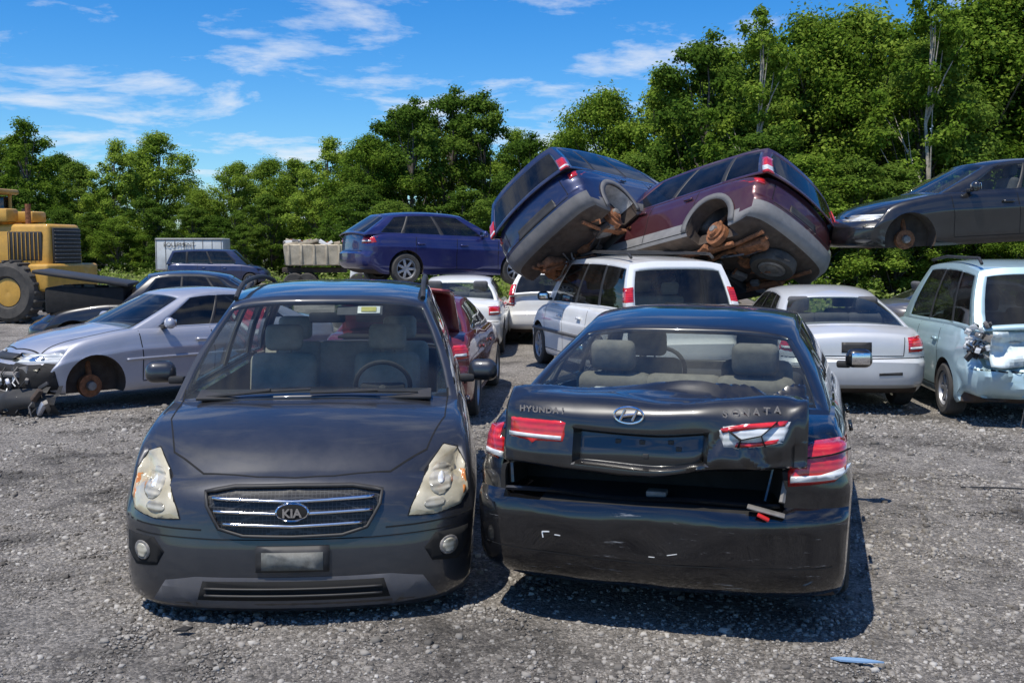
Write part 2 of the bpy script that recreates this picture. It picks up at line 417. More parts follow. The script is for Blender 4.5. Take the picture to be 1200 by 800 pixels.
def doors(C,splits,handles=True,zt=None,sides='LR'):
    for s in sides:
        for x in splits:
            zz=C.deck(x)-.01
            line(C,[(x,.32),(x-.01,.6),(x+.02,zz)],.012,s,.0015,M['gap'],'door_gap')
        if len(splits)>1: line(C,[(splits[0],.31),(splits[-1],.31)],.012,s,.0015,M['gap'],'sill_gap')
        if handles:
            for x in splits[1:]:
                line(C,[(x-.87,C.deck(x)-.16),(x-.71,C.deck(x)-.155)],.035,s,.022,C.P['paint'],'door_handle')
def pillar_lamp(C,ta,tb,mt=None,split=None):
    rows=7
    for sg in(1,-1):
        path=[(0,.87),(0,.91),(0,.95),(0,.98),(0,1),(.012,1),(.028,1)]; V=[];F=[]
        for j in range(rows+1):
            t=lerp(ta,tb,j/rows)
            for (s_,u_) in path:
                p=C.GF(s_,sg*u_,t); p=p+Vector((-.016,sg*.012,0)); V.append(p)
        n=len(path)
        for j in range(rows):
            for i in range(n-1): F.append([j*n+i,j*n+i+1,(j+1)*n+i+1,(j+1)*n+i])
        k=[1 if split and split[0]<=j<split[1] else 0 for j in range(rows) for i in range(n-1)]
        o=mkobj('tail_lamp',V,F,[mt or M['red'],M['clear']],C.E,k,50); s=o.modifiers.new('s','SOLIDIFY'); s.thickness=.012; s.offset=0
def hdg(x,y,yaw,z=0,pitch=0,roll=0):
    return Matrix.Translation((x,y,z))@Matrix.Rotation(R(90-yaw),4,'Z')@Matrix.Rotation(R(pitch),4,'Y')@Matrix.Rotation(R(roll),4,'X')
def anchored(local,world,yaw,pitch,roll):
    Rm=hdg(0,0,yaw,0,pitch,roll); o=Vector(world)-(Rm@Vector(local)); Rm.translation=o; return Rm
def nz3(v,s): return noise.noise(Vector(v)*s)

# ============================================================ dark grey compact MPV (front, left)
pk=paint('graphite_paint',(.023,.025,.031),.40,.06,.27)
P=dict(L=4.54,W=1.93,paint=pk,seat=M['seat'],floor=.45,crown=.06,
  deck=[(-2.27,1.0),(-1.0,1.02),(.9,1.01),(1.15,.985),(1.6,.92),(2.0,.81),(2.27,.69)],
  plan=[(-2.27,.90),(-1.9,.955),(-1.2,.98),(0,.985),(1.3,1.0),(1.85,.99),(2.27,.965)],
  bot=[(-2.27,.25),(-1.7,.16),(1.6,.12),(2.0,.08),(2.27,.045)],
  fprof=[(0,.07),(.06,.02),(.2,0),(.45,.012),(.6,.03),(.8,.06),(.93,.11),(1,.19)],bow=(.15,.18,.08,.14),
  wr=.31,wz=.30,missing=('FL','FR'),axles=(1.35,-1.4),
  G=dict(x0=-2.15,x1=1.14,r0=-1.75,r1=.32,zr=1.675,wb=.875,wr=.66,arch=.10,bow=(.16,.08),wins=[(.06,.22),(.26,.52),(.55,.85)],ue=.94,endk=.015))
kia=make_car('dark_grey_compact_car',P,hdg(-1.265,7.58,176.3))
mirrors(kia,pk,1.13,.74); doors(kia,[-.95,-.05,.93],sides='LR')
C=kia
line(C,[(1.05,-.80),(1.5,-.78),(1.85,-.68),(2.02,-.49),(2.1,-.2),(2.12,0),(2.1,.2),(2.02,.49),(1.85,.68),(1.5,.78),(1.05,.80)],.008,'T',.0015,M['gap'],'hood_gap')
for s in(1,-1):
    hl=[(.585,.53),(.60,.57),(.69,.745),(.77,.835),(.845,.81),(.89,.73),(.905,.60),(.86,.545),(.72,.525)]
    hl=[(a*s,b) for a,b in hl]
    patch(C,hl,'F',.012,M['yellowed'],'headlamp',.03,.003)
    line(C,hl,.008,'F',.004,M['gap'],'headlamp_seal',True)
    patch(C,ell(s*.755,.68,.064,.070),'F',.017,M['lampdark'],'lamp_reflector',.03,.014)
    patch(C,ell(s*.755,.68,.018,.02),'F',.022,M['clear'],'lamp_bulb',.03,.020)
    patch(C,ell(s*.72,.580,.055,.030),'F',.017,M['lampdark'],'indicator_reflector',.03,.014)
    patch(C,[(s*a,b) for a,b in[(.872,.59),(.90,.60),(.888,.70),(.868,.70)]],'F',.016,M['amber'],'side_marker',.03,.013)
    fg=[(s*a,b) for a,b in[(.67,.36),(.71,.29),(.84,.27),(.90,.33),(.90,.43),(.73,.43)]]
    patch(C,fg,'F',.006,M['gap'],'fog_recess',.04,.004)
    patch(C,ell(s*.795,.355,.048,.050),'F',.014,M['steel'],'fog_ring',.03,.010)
    patch(C,ell(s*.795,.355,.034,.036),'F',.019,M['lampdark'],'fog_lamp',.02,.014)
g=[(-.45,.665),(-.30,.69),(0,.695),(.30,.69),(.45,.665),(.44,.60),(.375,.49),(.25,.455),(0,.45),(-.25,.455),(-.375,.49),(-.44,.60)]
patch(C,g,'F',.004,M['mesh'],'grille',.04,.003)
line(C,g,.016,'F',.014,M['trim'],'grille_frame',True)
for z,w in((.635,.41),(.575,.40),(.515,.35)):
    line(C,[(-w,z),(0,z-.012),(w,z)],.013,'F',.02,M['chrome'],'grille_bar')
patch(C,ell(0,.575,.088,.047,28),'F',.040,M['chrome'],'badge_oval',.03,.032)
patch(C,ell(0,.575,.078,.038,28),'F',.044,M['gap'],'badge_field',.03,.042,solid=False)
c0=_cast(C,'F',0,.575,.05); text(C,'KIA',.062,(c0.x,0,.575),'F',M['chrome'],'badge_letters',.002)
for s in(1,-1): line(C,[(s*.92,.50),(s*.62,.485),(s*.47,.48)],.008,'F',.0015,M['gap'],'bumper_gap')
patch(C,[(-.185,.275),(.185,.275),(.185,.405),(-.185,.405)],'F',.02,M['trim'],'plate_bracket',.06,.018)
patch(C,[(-.155,.285),(.155,.285),(.155,.375),(-.155,.375)],'F',.026,M['plate'],'number_plate',.06,.024)
patch(C,[(-.74,.10),(-.66,.22),(-.50,.245),(.50,.245),(.66,.22),(.74,.10),(.5,.075),(-.5,.075)],'F',.008,mat('bumper_silver_insert',(.09,.09,.10),.5,.3,0,.1,8,0,.2),'bumper_insert',.06,.003)
patch(C,[(-.49,.125),(-.46,.225),(.46,.225),(.49,.125)],'F',.012,M['gap'],'lower_intake',.06,.010)
for z in(.155,.19): line(C,[(-.45,z),(.45,z)],.008,'F',.018,M['trim'],'intake_slat')
line(C,[(-.84,.45),(-.40,.435),(.40,.435),(.84,.45)],.006,'F',.003,M['gap'],'bumper_crease')
m=MB()
for s in(1,-1):
    pts=[]
    for i in range(15):
        t=i/14; q=C.GF(lerp(.05,.97,t),s*.93,1); x=lerp(-1.75,.24,t); pts.append((q.x,s*.635,q.z+.005+.055*min(1,math.sin(math.pi*t)*3)))
    m.tube(pts,.018,M['trim'],8)
m.done('roof_rails',C.E)
def wiper_on(C,u0,u1,t0,t1):
    m=MB(); pts=[]
    for i in range(9):
        p=C.GF(1,lerp(u0,u1,i/8),lerp(t0,t1,i/8)); pts.append((p.x+.02,p.y,p.z+.018))
    m.tube(pts,.007,M['trim'],6); m.tube([pts[0],pts[3],(pts[5][0]+.02,pts[5][1],pts[5][2]+.01)],.010,M['trim'],6); m.done('wiper',C.E)
wiper_on(C,-.75,-.02,.02,.05); wiper_on(C,-.02,.72,.02,.05)
m=MB(); q=C.GF(1,-.28,.86)
m.box((q.x-.045,.22,q.z-.015),(.008,.30,.09),M['seatdark'],.003,Matrix.Rotation(R(-52),3,'Y'))
m.box((q.x-.035,.28,q.z-.01),(.008,.15,.07),M['white'],.003,Matrix.Rotation(R(-52),3,'Y'))
m.box((q.x-.028,.28,q.z-.005),(.006,.10,.045),mat('yellow_sticker',(.55,.50,.12),.6),.002,Matrix.Rotation(R(-52),3,'Y'))
m.done('sun_visor_label',C.E)
m=MB(); m.box((1.17,0,1.035),(.16,1.40,.02),M['trim'],.008,Matrix.Rotation(R(12),3,'Y')); m.done('cowl_panel',C.E)

# ============================================================ black sedan with crumpled trunk (front, right)
pb=paint('black_paint',(.006,.006,.007),.1,.03,.2)
def scuffed(name):
    m,N,Lk,b=nmat(name); tc=N.new('ShaderNodeTexCoord')
    mp=N.new('ShaderNodeMapping'); mp.inputs['Scale'].default_value=(1,2.6,26); Lk.new(tc.outputs['Object'],mp.inputs[0])
    n=N.new('ShaderNodeTexNoise'); n.inputs['Scale'].default_value=1.6; n.inputs['Detail'].default_value=9; n.inputs['Roughness'].default_value=.75; Lk.new(mp.outputs[0],n.inputs[0])
    n3=N.new('ShaderNodeTexNoise'); n3.inputs['Scale'].default_value=2.2; n3.inputs['Detail'].default_value=3; Lk.new(tc.outputs['Object'],n3.inputs[0])
    sp=N.new('ShaderNodeSeparateXYZ'); Lk.new(tc.outputs['Object'],sp.inputs[0])
    mr=N.new('ShaderNodeMapRange'); mr.inputs['From Min'].default_value=.64; mr.inputs['From Max'].default_value=.60; Lk.new(sp.outputs['Z'],mr.inputs[0])
    mrx=N.new('ShaderNodeMapRange'); mrx.inputs['From Min'].default_value=-1.9; mrx.inputs['From Max'].default_value=-2.1; Lk.new(sp.outputs['X'],mrx.inputs[0])
    r=ramp_node(N,[(.61,0),(.68,.8)]); Lk.new(n.outputs[0],r.inputs[0]); r3=ramp_node(N,[(.42,0),(.58,1)]); Lk.new(n3.outputs[0],r3.inputs[0])
    a=N.new('ShaderNodeMath'); a.operation='MULTIPLY'; Lk.new(r.outputs[0],a.inputs[0]); Lk.new(r3.outputs[0],a.inputs[1])
    a2=N.new('ShaderNodeMath'); a2.operation='MULTIPLY'; Lk.new(a.outputs[0],a2.inputs[0]); Lk.new(mr.outputs[0],a2.inputs[1])
    a3=N.new('ShaderNodeMath'); a3.operation='MULTIPLY'; Lk.new(a2.outputs[0],a3.inputs[0]); Lk.new(mrx.outputs[0],a3.inputs[1])
    mx=N.new('ShaderNodeMixRGB'); Lk.new(a3.outputs[0],mx.inputs[0]); mx.inputs[1].default_value=(.006,.006,.007,1); mx.inputs[2].default_value=(.36,.36,.36,1)
    Lk.new(mx.outputs[0],b.inputs['Base Color']); 
    n4=N.new('ShaderNodeTexNoise'); n4.inputs['Scale'].default_value=5; n4.inputs['Detail'].default_value=8; Lk.new(tc.outputs['Object'],n4.inputs[0])
    rr=ramp_node(N,[(.35,.10),(.7,.26)]); Lk.new(n4.outputs[0],rr.inputs[0]); Lk.new(rr.outputs[0],b.inputs['Roughness']); b.inputs['Coat Weight'].default_value=.8; b.inputs['Coat Roughness'].default_value=.03
    return m
pbs=scuffed('scuffed_black_paint')
def sdef(v):
    if v.x<-1.5 and v.z<.64:
        k=min(1,(-1.5-v.x)); v=v+Vector((.026*k*nz3(v,3.4),0,.006*nz3(v+Vector((3,1,2)),5)*k))
    if v.x<-2.0 and .665<v.z<1.0 and -.625<v.y<.765: v=Vector((v.x+.34,v.y,v.z))
    return v
P=dict(L=4.8,W=1.96,paint=pbs,roofpaint=pb,seat=mat('seat_beige',(.22,.20,.17),.95,0,0,.2,14,.2),floor=.45,crown=.045,deform=sdef,pit=lambda c:c.z>.66 and -.66<c.y<.80,
  deck=[(-2.4,1.0),(-1.9,1.05),(-1.5,1.08),(-.4,1.04),(.95,.98),(1.5,.90),(2.1,.78),(2.4,.66)],
  plan=[(-2.4,.965),(-2.05,.98),(-1.4,.985),(0,.98),(1.4,.97),(2.0,.94),(2.4,.88)],
  bot=[(-2.4,.21),(-1.9,.15),(1.7,.15),(2.4,.18)],
  rprof=[(0,.13),(.06,.04),(.2,0),(.45,.0),(.52,.015),(.57,.07),(.8,.08),(.94,.11),(1,.15)],bow=(.14,.22,.09,.13),
  wr=.31,wz=.28,axles=(1.5,-1.25),tintf=(),
  G=dict(x0=-1.84,x1=1.05,r0=-.98,r1=.20,zr=1.54,wb=.86,wr=.63,arch=.07,bow=(.14,.13),wins=[(.14,.27),(.30,.56),(.585,.88)],ue=.93,rt=(.10,.93),endk=.015))
son=make_car('black_sedan',P,hdg(1.345,7.42,16.5)); C=son
mirrors(C,pb,1.12,.62); doors(C,[-1.05,-.15,.85])
line(C,[(-2.0,.60),(-1.75,.63),(-1.6,.60)],.01,'R',.0015,M['gap'],'bumper_gap')
prof=curve([(0,-1.68),(.12,-1.82),(.26,-1.98),(.38,-2.12),(.46,-2.25),(.52,-2.33),(.60,-2.375),(.72,-2.39),(.86,-2.415),(.95,-2.415),(1,-2.38)])
prz=curve([(0,1.115),(.12,1.135),(.26,1.16),(.38,1.17),(.46,1.165),(.52,1.135),(.60,1.08),(.72,.985),(.86,.885),(.95,.84),(1,.822)])
nA,nB=100,84; LV=[];LF=[]
for i in range(nA+1):
    a=lerp(-.76,.74,i/nA)
    for j in range(nB+1):
        b=j/nB; x=prof(b); z=prz(b)
        wd=lerp(.96,1.0,sm(b*2)); y=-a*wd
        x+=.09*(a/.9)**2*sm(b*2.2)+.05*abs(a/.74)**8*sm(b*2)
        rr=sm((a+.35)/.9)
        if b>.62:
            kx=sm((.335-abs(a+.05))/.025); kz=sm((b-.665)/.025)*sm((.925-b)/.025); x+=.065*kx*kz
        z+=.024*nz3((a*1.2,b*2.2,0),2.2)*(1+rr)*sm(b*5)
        x+=.022*nz3((a*2,b*2,5),2.4)*rr
        f1=b-(.30-.16*a+.05*math.sin(a*5)); f2=b-(.17+.10*a); f3=b-(.42+.05*math.sin(a*6+1))
        if b<.6: z+=.055*max(0,1-abs(f1)/.055)*(.32+rr)-.040*max(0,1-abs(f2)/.05)*(.35+rr)-.030*max(0,1-abs(f3)/.03)*rr
        if b>=.5:
            kk=sm((a-.18)/.45)*sm((b-.5)/.4)
            x+=.02*kk-.035*max(0,1-abs(a-.46-.3*(b-.75))/.05)*kk; z+=.060*sm((a-.10)/.55)*sm((b-.5)/.4)
            x+=.035*max(0,1-abs(a-.68)/.05)*sm((b-.5)*3)
            x+=.018*max(0,1-abs(a-.30+.5*(b-.8))/.04)*sm((b-.6)*4)
        z+=.02*sm((a-.62)/.1)*nz3((b*9,a*5,2),1.0)*2
        LV.append(Vector((x,y,z)))
for i in range(nA):
    for j in range(nB): LF.append([i*(nB+1)+j,(i+1)*(nB+1)+j,(i+1)*(nB+1)+j+1,i*(nB+1)+j+1])
lid=mkobj('trunk_lid',LV,LF,[pb],C.E,None,22); s=lid.modifiers.new('s','SOLIDIFY'); s.thickness=.02; s.offset=0
lb=BVHTree.FromPolygons([tuple(v) for v in LV],LF)
def vr(poly): return [(-a,b) for a,b in poly]
patch(C,vr([(-.745,1.075),(-.45,1.07),(-.405,1.055),(-.43,.945),(-.60,.935),(-.745,.95)]),'B',.016,M['red'],'lid_lamp',.04,.006,lb)
patch(C,vr([(-.73,.985),(-.44,.982),(-.44,.962),(-.73,.965)]),'B',.020,M['clear'],'reverse_lamp',.04,.018,lb)
patch(C,vr([(-.785,1.0),(-.91,.97),(-.945,.83),(-.785,.81)]),'B',.02,M['red'],'tail_lamp',.04,.004)
patch(C,vr([(-.79,.86),(-.93,.865),(-.935,.84),(-.79,.83)]),'B',.026,M['clear'],'tail_lamp_segment',.04,.022)
patch(C,vr([(.32,1.06),(.45,1.085),(.67,1.10),(.63,.995),(.50,.965),(.36,.962)]),'B',.018,M['clear'],'lid_lamp',.04,.008,lb)
patch(C,vr([(.34,1.058),(.45,1.08),(.65,1.095),(.635,1.072),(.46,1.055),(.35,1.038)]),'B',.024,M['red'],'lid_lamp_segment',.04,.020,lb)
patch(C,vr([(.42,.995),(.50,.998),(.61,1.015),(.60,.995),(.49,.975),(.41,.972)]),'B',.024,M['red'],'lid_lamp_segment',.04,.020,lb)
for pts in([(.38,1.05),(.44,1.01),(.43,.97)],[(.44,1.01),(.53,1.03),(.60,1.09)],[(.53,1.03),(.55,.98)]): line(C,vr(pts),.005,'B',.0265,M['gap'],'lens_crack',bvh=lb)
patch(C,vr([(.655,.955),(.78,.985),(.89,.985),(.925,.965),(.95,.85),(.87,.79),(.655,.775)]),'B',.022,M['red'],'tail_lamp',.04,.004)
patch(C,vr([(.665,.828),(.80,.832),(.93,.862),(.935,.842),(.87,.805),(.665,.797)]),'B',.030,M['clear'],'tail_lamp_segment',.04,.026)
line(C,vr([(.66,.905),(.80,.915),(.92,.925)]),.006,'B',.024,M['gap'],'tail_lamp_rib')
patch(C,[(-2.0,.975),(-2.26,.975),(-2.26,.84),(-2.08,.87)],'R',.012,M['red'],'tail_lamp_side',.04,.004)
q=_cast(C,'B',.10,1.11,.0,lb)
m=MB(); v=[]; ex=q.x-.035
for i in range(32):
    a=2*math.pi*i/32; v.append(Vector((ex,.10+.072*math.cos(a),1.105+.040*math.sin(a))))
m.tube(v+[v[0]],.006,M['chrome'],8)
for s in(1,-1): m.tube([(ex,.10+s*.030+.012,1.079),(ex,.10+s*.030-.012,1.131)],.0075,M['chrome'],6)
m.tube([(ex,.10+.032,1.099),(ex,.10,1.106),(ex,.10-.032,1.111)],.0075,M['chrome'],6)
m.done('badge_emblem',C.E)
def letters(word,size,a0,a1,z0,z1):
    n=len(word)
    for i,ch in enumerate(word):
        a=lerp(a0,a1,i/(n-1)); z=lerp(z0,z1,i/(n-1))
        xx_=min(_cast(C,'B',-(a+da),z+dz,0,lb).x for da in(-.015,0,.015) for dz in(-.018,0,.018))-.005
        text(C,ch,size,(xx_,-a,z),'B',M['chrome'],'badge_letter',.0015)
letters('HYUNDAI',.042,-.66,-.44,1.105,1.105)
letters('SONATA',.050,.36,.60,1.125,1.145)
line(C,vr([(-.36,.855),(-.1,.848),(.26,.865)]),.005,'B',.004,mat('scraped_paint',(.16,.16,.16),.5),'lid_scrape',bvh=lb)
m=MB()
for a,z in((-.16,.965),(-.04,.965),(.10,.97),(.14,.94),(-.02,.90)):
    qq=_cast(C,'B',-a,z,.0,lb); m.box((qq.x-.008,-a,z),(.012,.03,.025),M['trim'],.004)
m.tube([(-2.30+.07*(a/.8)**2,-a,.675+.006*math.sin(a*9)) for a in np.linspace(-.77,.62,20)],.013,pb,6)
m.tube([(-2.22,.74,.70),(-2.20,.755,.85),(-2.14,.76,.99)],.014,pb,6)
m.box((-2.24,-.02,.695),(.08,.10,.03),M['steel'],.006)
m.tube([(-2.08,-.64,1.06),(-2.19,-.645,1.0),(-2.27,-.63,.92),(-2.24,-.645,.82),(-2.30,-.63,.70)],[.02,.014,.02,.012,.016],M['steel'],6)
m.tube([(-2.15,-.60,1.05),(-2.24,-.61,.95),(-2.23,-.58,.84),(-2.29,-.55,.70)],.009,pb,6)
m.box((-2.36,-.56,.668),(.07,.18,.010),M['steel'],.004,Matrix.Rotation(R(12),3,'X'))
m.box((-2.40,-.55,.648),(.04,.06,.014),mat('broken_red_plastic',(.5,.02,.02),.3),.004,Matrix.Rotation(R(25),3,'X'))
for (a,z,w_,h_) in((-.52,.49,.045,.006),(-.54,.472,.006,.03),(-.46,.478,.03,.004),(.12,.43,.05,.003),(.02,.41,.03,.003)):
    p0=_cast(C,'B',-a,z,.0015); m.box(p0,(.002,w_,h_),M['white'],0,Matrix.Rotation(R(random.uniform(-14,14)),3,'X'))
m.done('impact_debris',C.E)
line(C,vr([(-.87,.39),(0,.375),(.87,.39)]),.006,'B',.002,M['gap'],'bumper_crease')
m=MB(); m.box((-1.5,0,1.10),(.3,1.15,.02),M['interior'],.008); m.box((-1.62,.3,1.125),(.08,.28,.02),M['white'],.006); m.box((-1.62,-.35,1.125),(.08,.25,.02),M['white'],.006); m.done('parcel_shelf',C.E)

# ============================================================ generic spec helpers
def sedan(pt,L=4.6,W=1.75,H=1.42,**k):
    f=L/2; d=dict(L=L,W=W,paint=pt,
      deck=[(-f,.90),(-f+.5,.97),(-f+.95,.98),(-.2,.93),(f-1.5,.93),(f-.9,.86),(f-.3,.74),(f,.62)],
      G=dict(x0=-f+.62,x1=f-1.35,r0=-f+1.25,r1=f-2.15,zr=H,wb=.77,wr=.57,arch=.07,bow=(.13,.12),wins=[(.14,.27),(.30,.57),(.595,.88)],ue=.93))
    g=k.pop('G',None)
    d.update(k)
    if g: d['G'].update(g)
    return d
def wagon(pt,L=4.5,W=1.8,H=1.7,belt=1.0,**k):
    f=L/2; d=dict(L=L,W=W,paint=pt,
      deck=[(-f,belt),(-f+.6,belt+.02),(0,belt-.01),(f-1.4,belt-.02),(f-.9,belt-.08),(f-.3,belt-.2),(f,belt-.32)],
      rprof=[(0,.10),(.06,.03),(.2,0),(.42,.0),(.48,.05),(.8,.07),(1,.10)],
      G=dict(x0=-f+.10,x1=f-1.25,r0=-f+.38,r1=f-1.95,zr=H,wb=W/2-.09,wr=W/2-.25,arch=.06,bow=(.13,.08),wins=[(.05,.24),(.27,.55),(.58,.87)],ue=.92,rue=.86,rt=(.08,.88),endk=.015))
    g=k.pop('G',None); d.update(k)
    if g: d['G'].update(g)
    return d
def lamps_rear(C,y0,y1,z0,z1,mt=None,both=(1,-1),side=True,white=True):
    for s in both:
        patch(C,[(s*y0,z0),(s*y1,z0+.01),(s*y1,z1),(s*y0,z1-.01)],'B',.016,mt or M['red'],'tail_lamp',.05,.004)
        if white: patch(C,[(s*(y0+.02),z0+.03),(s*(y1-.02),z0+.035),(s*(y1-.02),z0+.065),(s*(y0+.02),z0+.06)],'B',.022,M['clear'],'reverse_lamp',.05,.018)
        if side:
            x=-C.Xf+.05+.12; patch(C,[(x-.02,z0),(x+.16,z0+.03),(x+.12,z1-.01),(x-.02,z1-.01)],'L' if s>0 else 'R',.012,mt or M['red'],'tail_lamp_side',.05,.003)

# ---- silver sedan, left, stripped front
ps=paint('silver_blue_paint',(.40,.41,.46),.5,.10,.35)
P=sedan(ps,4.5,1.74,1.40,missing=('FL','FR'),wr=.30,seat=M['seatdark'],tintf=('left','right'),pitf=lambda c:c.z<.58)
P['hubdz']=-.02
C=make_car('silver_sedan',P,hdg(-4.50,14.05,226)); mirrors(C,ps); doors(C,[-1.05,-.15,.80])
patch(C,[(1.78,.24),(2.16,.24),(2.16,.57),(1.95,.58),(1.84,.50)],'L',.006,M['pit'],'exposed_fender_edge',.05)
for s in(1,-1):
    patch(C,[(s*.40,.59),(s*.76,.59),(s*.79,.665),(s*.72,.70),(s*.42,.68)],'F',.02,M['clear'],'headlamp',.04,.01)
    patch(C,ell(s*.58,.635,.05,.028),'F',.028,M['chrome'],'lamp_reflector',.03,.024)
    patch(C,[(1.98,.60),(2.16,.60),(2.12,.68),(1.92,.69)],'L' if s>0 else 'R',.012,M['yellowed'],'headlamp_side',.04,.004)
line(C,[(-.3,.64),(.3,.64)],.05,'F',.02,M['trim'],'grille_opening')
line(C,[(.72,-.66),(1.4,-.66),(1.9,-.55),(1.97,0),(1.9,.55),(1.4,.66),(.72,.66)],.014,'T',.003,M['gap'],'hood_gap')
line(C,[(-1.9,.60),(.8,.585),(1.0,.58)],.03,'L',.012,ps,'side_moulding')
m=MB()
m.tube([(2.18,-.60,.45),(2.28,0,.44),(2.16,.58,.47)],.035,M['steel'],8)
for i in range(70):
    y=random.uniform(-.75,.86); z=random.uniform(.08,.57); x=2.26-.24*(y/.85)**2*1.1+random.uniform(-.05,.07)
    if i%2: m.box((x,y,z),(random.uniform(.03,.08),random.uniform(.06,.22),random.uniform(.03,.10)),random.choice([M['trim'],M['steel'],M['under'],M['white'],ps]),.01,Matrix.Rotation(random.uniform(-1,1),3,'X')@Matrix.Rotation(random.uniform(-.6,.6),3,'Z'))
    else: m.tube([(x,y,z),(x+.05,y+random.uniform(-.08,.08),z-.07),(x+.03,y+random.uniform(-.12,.12),max(.01,z-random.uniform(.10,.22)))],.009,random.choice([M['trim'],M['steel'],M['trim'],M['white']]),5)
v=[];f=[]
for i in range(17):
    a=i/16; y=lerp(-.1,.95,a); x=2.34-.06*a-.42*sm((a-.55)/.45)
    for j in range(6):
        z=lerp(.02,.32,j/5)+.06*nz3((a*3,j,1),1.3); v.append((x+.06*nz3((a*4,j*.6,3),1.2)+.04*math.sin(j*.8),y,max(.01,z-.05*(1-a))))
for i in range(16):
    for j in range(5):
        if (i*7+j*3)%11!=0 and not(j==4 and i<6): f.append([i*6+j,(i+1)*6+j,(i+1)*6+j+1,i*6+j+1])
m.add(v,f,M['trim']); m.done('broken_front_parts',C.E)

# ---- white minivan
pw=paint('white_paint',(.78,.78,.76),0,.05,.3)
P=wagon(pw,4.8,1.84,1.80,1.05,wr=.33,tintf=('left','right'),seat=M['seat'],G=dict(rt=(.06,.84),wins=[(.03,.28),(.31,.57),(.60,.90)],x1=1.35,r1=.55,arch=.05,wb=.82,wr=.68))
C=make_car('white_minivan',P,hdg(1.70,16.45,-15)); mirrors(C,M['trim'],1.15,.95); doors(C,[-.9,.2,1.15])
pillar_lamp(C,.0,.52,split=(2,3)); lamps_rear(C,.74,.84,.86,1.0,side=False,white=False)
line(C,[(-2.0,.62),(1.9,.60)],.05,'L',.012,M['plastic'],'side_moulding')
m=MB()
for s in(1,-1): m.tube([(-1.9,s*.60,1.78),(-1.8,s*.6,1.83),(-.4,s*.6,1.86),(.2,s*.6,1.80)],.02,M['trim'],8)
m.tube([(-1.7,-.6,1.84),(-1.7,.6,1.84)],.018,M['trim'],8); m.tube([(-.6,-.6,1.86),(-.6,.6,1.86)],.018,M['trim'],8)
q=C.GF(0,0,.12); q2=C.GF(0,.35,.16); m.tube([(q.x-.02,q.y,q.z),(q2.x-.02,q2.y,q2.z)],.008,M['trim'],6)
m.done('roof_rack',C.E)

# ---- white/silver sedan right, rear view
p2=paint('pale_silver_paint',(.60,.61,.61),.25,.10,.35)
P=sedan(p2,4.8,1.76,1.43,wr=.31,tintf=('left','right'),G=dict(x0=-1.85,r0=-1.05))
C=make_car('silver_sedan',P,hdg(4.07,14.5,3)); doors(C,[-1.05,-.1,.85]); lamps_rear(C,.60,.83,.72,.90)
line(C,[(-.86,.66),(0,.65),(.86,.66)],.01,'B',.002,M['gap'],'bumper_gap')
line(C,[(-.56,.89),(-.54,.68),(.54,.68),(.56,.89)],.01,'B',.002,M['gap'],'trunk_gap')
patch(C,[(-.17,.72),(.17,.72),(.17,.84),(-.17,.84)],'B',.005,M['trim'],'plate_recess')
patch(C,[(-.52,.50),(-.25,.49),(-.25,.46),(-.52,.465)],'B',.004,M['trim'],'scuff')

# ---- pale blue wagon with crushed tail
p3=paint('pale_blue_paint',(.44,.60,.63),.3,.10,.35)
def wdef(v):
    if v.x<-1.2:
        k=sm((-1.2-v.x)/.8); a=nz3(v,3.0); b=nz3(v+Vector((7,2,1)),6)
        v=v+Vector((.26*k*abs(a)+.08*k*b,.03*k*b,.05*k*a))
        if .62<v.z<1.05: v.x+=.16*k*math.exp(-((v.y-.15)/.4)**2)
    return v
P=wagon(p3,4.4,1.78,1.78,1.02,wr=.30,deform=wdef,tintf=('left','right','rear'),G=dict(x0=-2.05,r0=-1.62))
C=make_car('pale_blue_wagon',P,hdg(5.98,13.4,6)); doors(C,[-1.0,-.1,.85])
patch(C,[(-2.02,.80),(-1.83,.82),(-1.82,.98),(-2.0,.99)],'L',.012,M['clear'],'tail_lamp_side',.04,.004)
m=MB()
for i in range(40):
    y=random.uniform(.64,.86); z=random.uniform(.74,1.12)
    m.box((-2.0+random.uniform(-.10,.05),y,z),(random.uniform(.01,.05),random.uniform(.02,.10),random.uniform(.02,.09)),random.choice([M['clear'],M['clear'],M['steel'],M['trim'],p3,M['trim']]),.004,Matrix.Rotation(random.uniform(-1.2,1.2),3,'X')@Matrix.Rotation(random.uniform(-.9,.9),3,'Z'))
m.done('shattered_tail_lamp',C.E)
v=[];f=[]
for i in range(31):
    for j in range(13):
        y=lerp(.64,-.75,i/30); z=lerp(.64,1.03,j/12)
        v.append((-2.13-.03*math.sin(i*.6)+.12*nz3((y*2,z*3,1),1.6)+.05*nz3((y*5,z*5,3),1.3)+.06*max(0,1-abs(z-.86-.1*y)/.05)-.05*max(0,1-abs(y-.2+.8*(z-.8))/.06),y,z+.03*nz3((y*3,z*3,8),1.2)))
for i in range(30):
    for j in range(12): f.append([i*13+j,(i+1)*13+j,(i+1)*13+j+1,i*13+j+1])
torn=mat('scraped_pale_paint',(.50,.60,.61),.4,.1,.5,.35,5,.2,.35,(.75,.72,.66))
o=mkobj('crushed_hatch_skin',v,f,[torn],C.E,None,16); s=o.modifiers.new('s','SOLIDIFY'); s.thickness=.01
line(C,[(-.80,.60),(0,.58),(.80,.61)],.014,'B',.003,M['gap'],'bumper_gap')
m=MB()
for s in(1,-1): m.tube([(-1.6,s*.6,1.74),(-1.5,s*.6,1.80),(-.3,s*.6,1.81),(.3,s*.6,1.76)],.018,M['trim'],8)
m.tube([(-2.2,.28,1.0),(-2.32,.30,.7),(-2.3,.32,.3),(-2.4,.4,.05)],.008,M['trim'],6)
m.done('roof_rack',C.E)

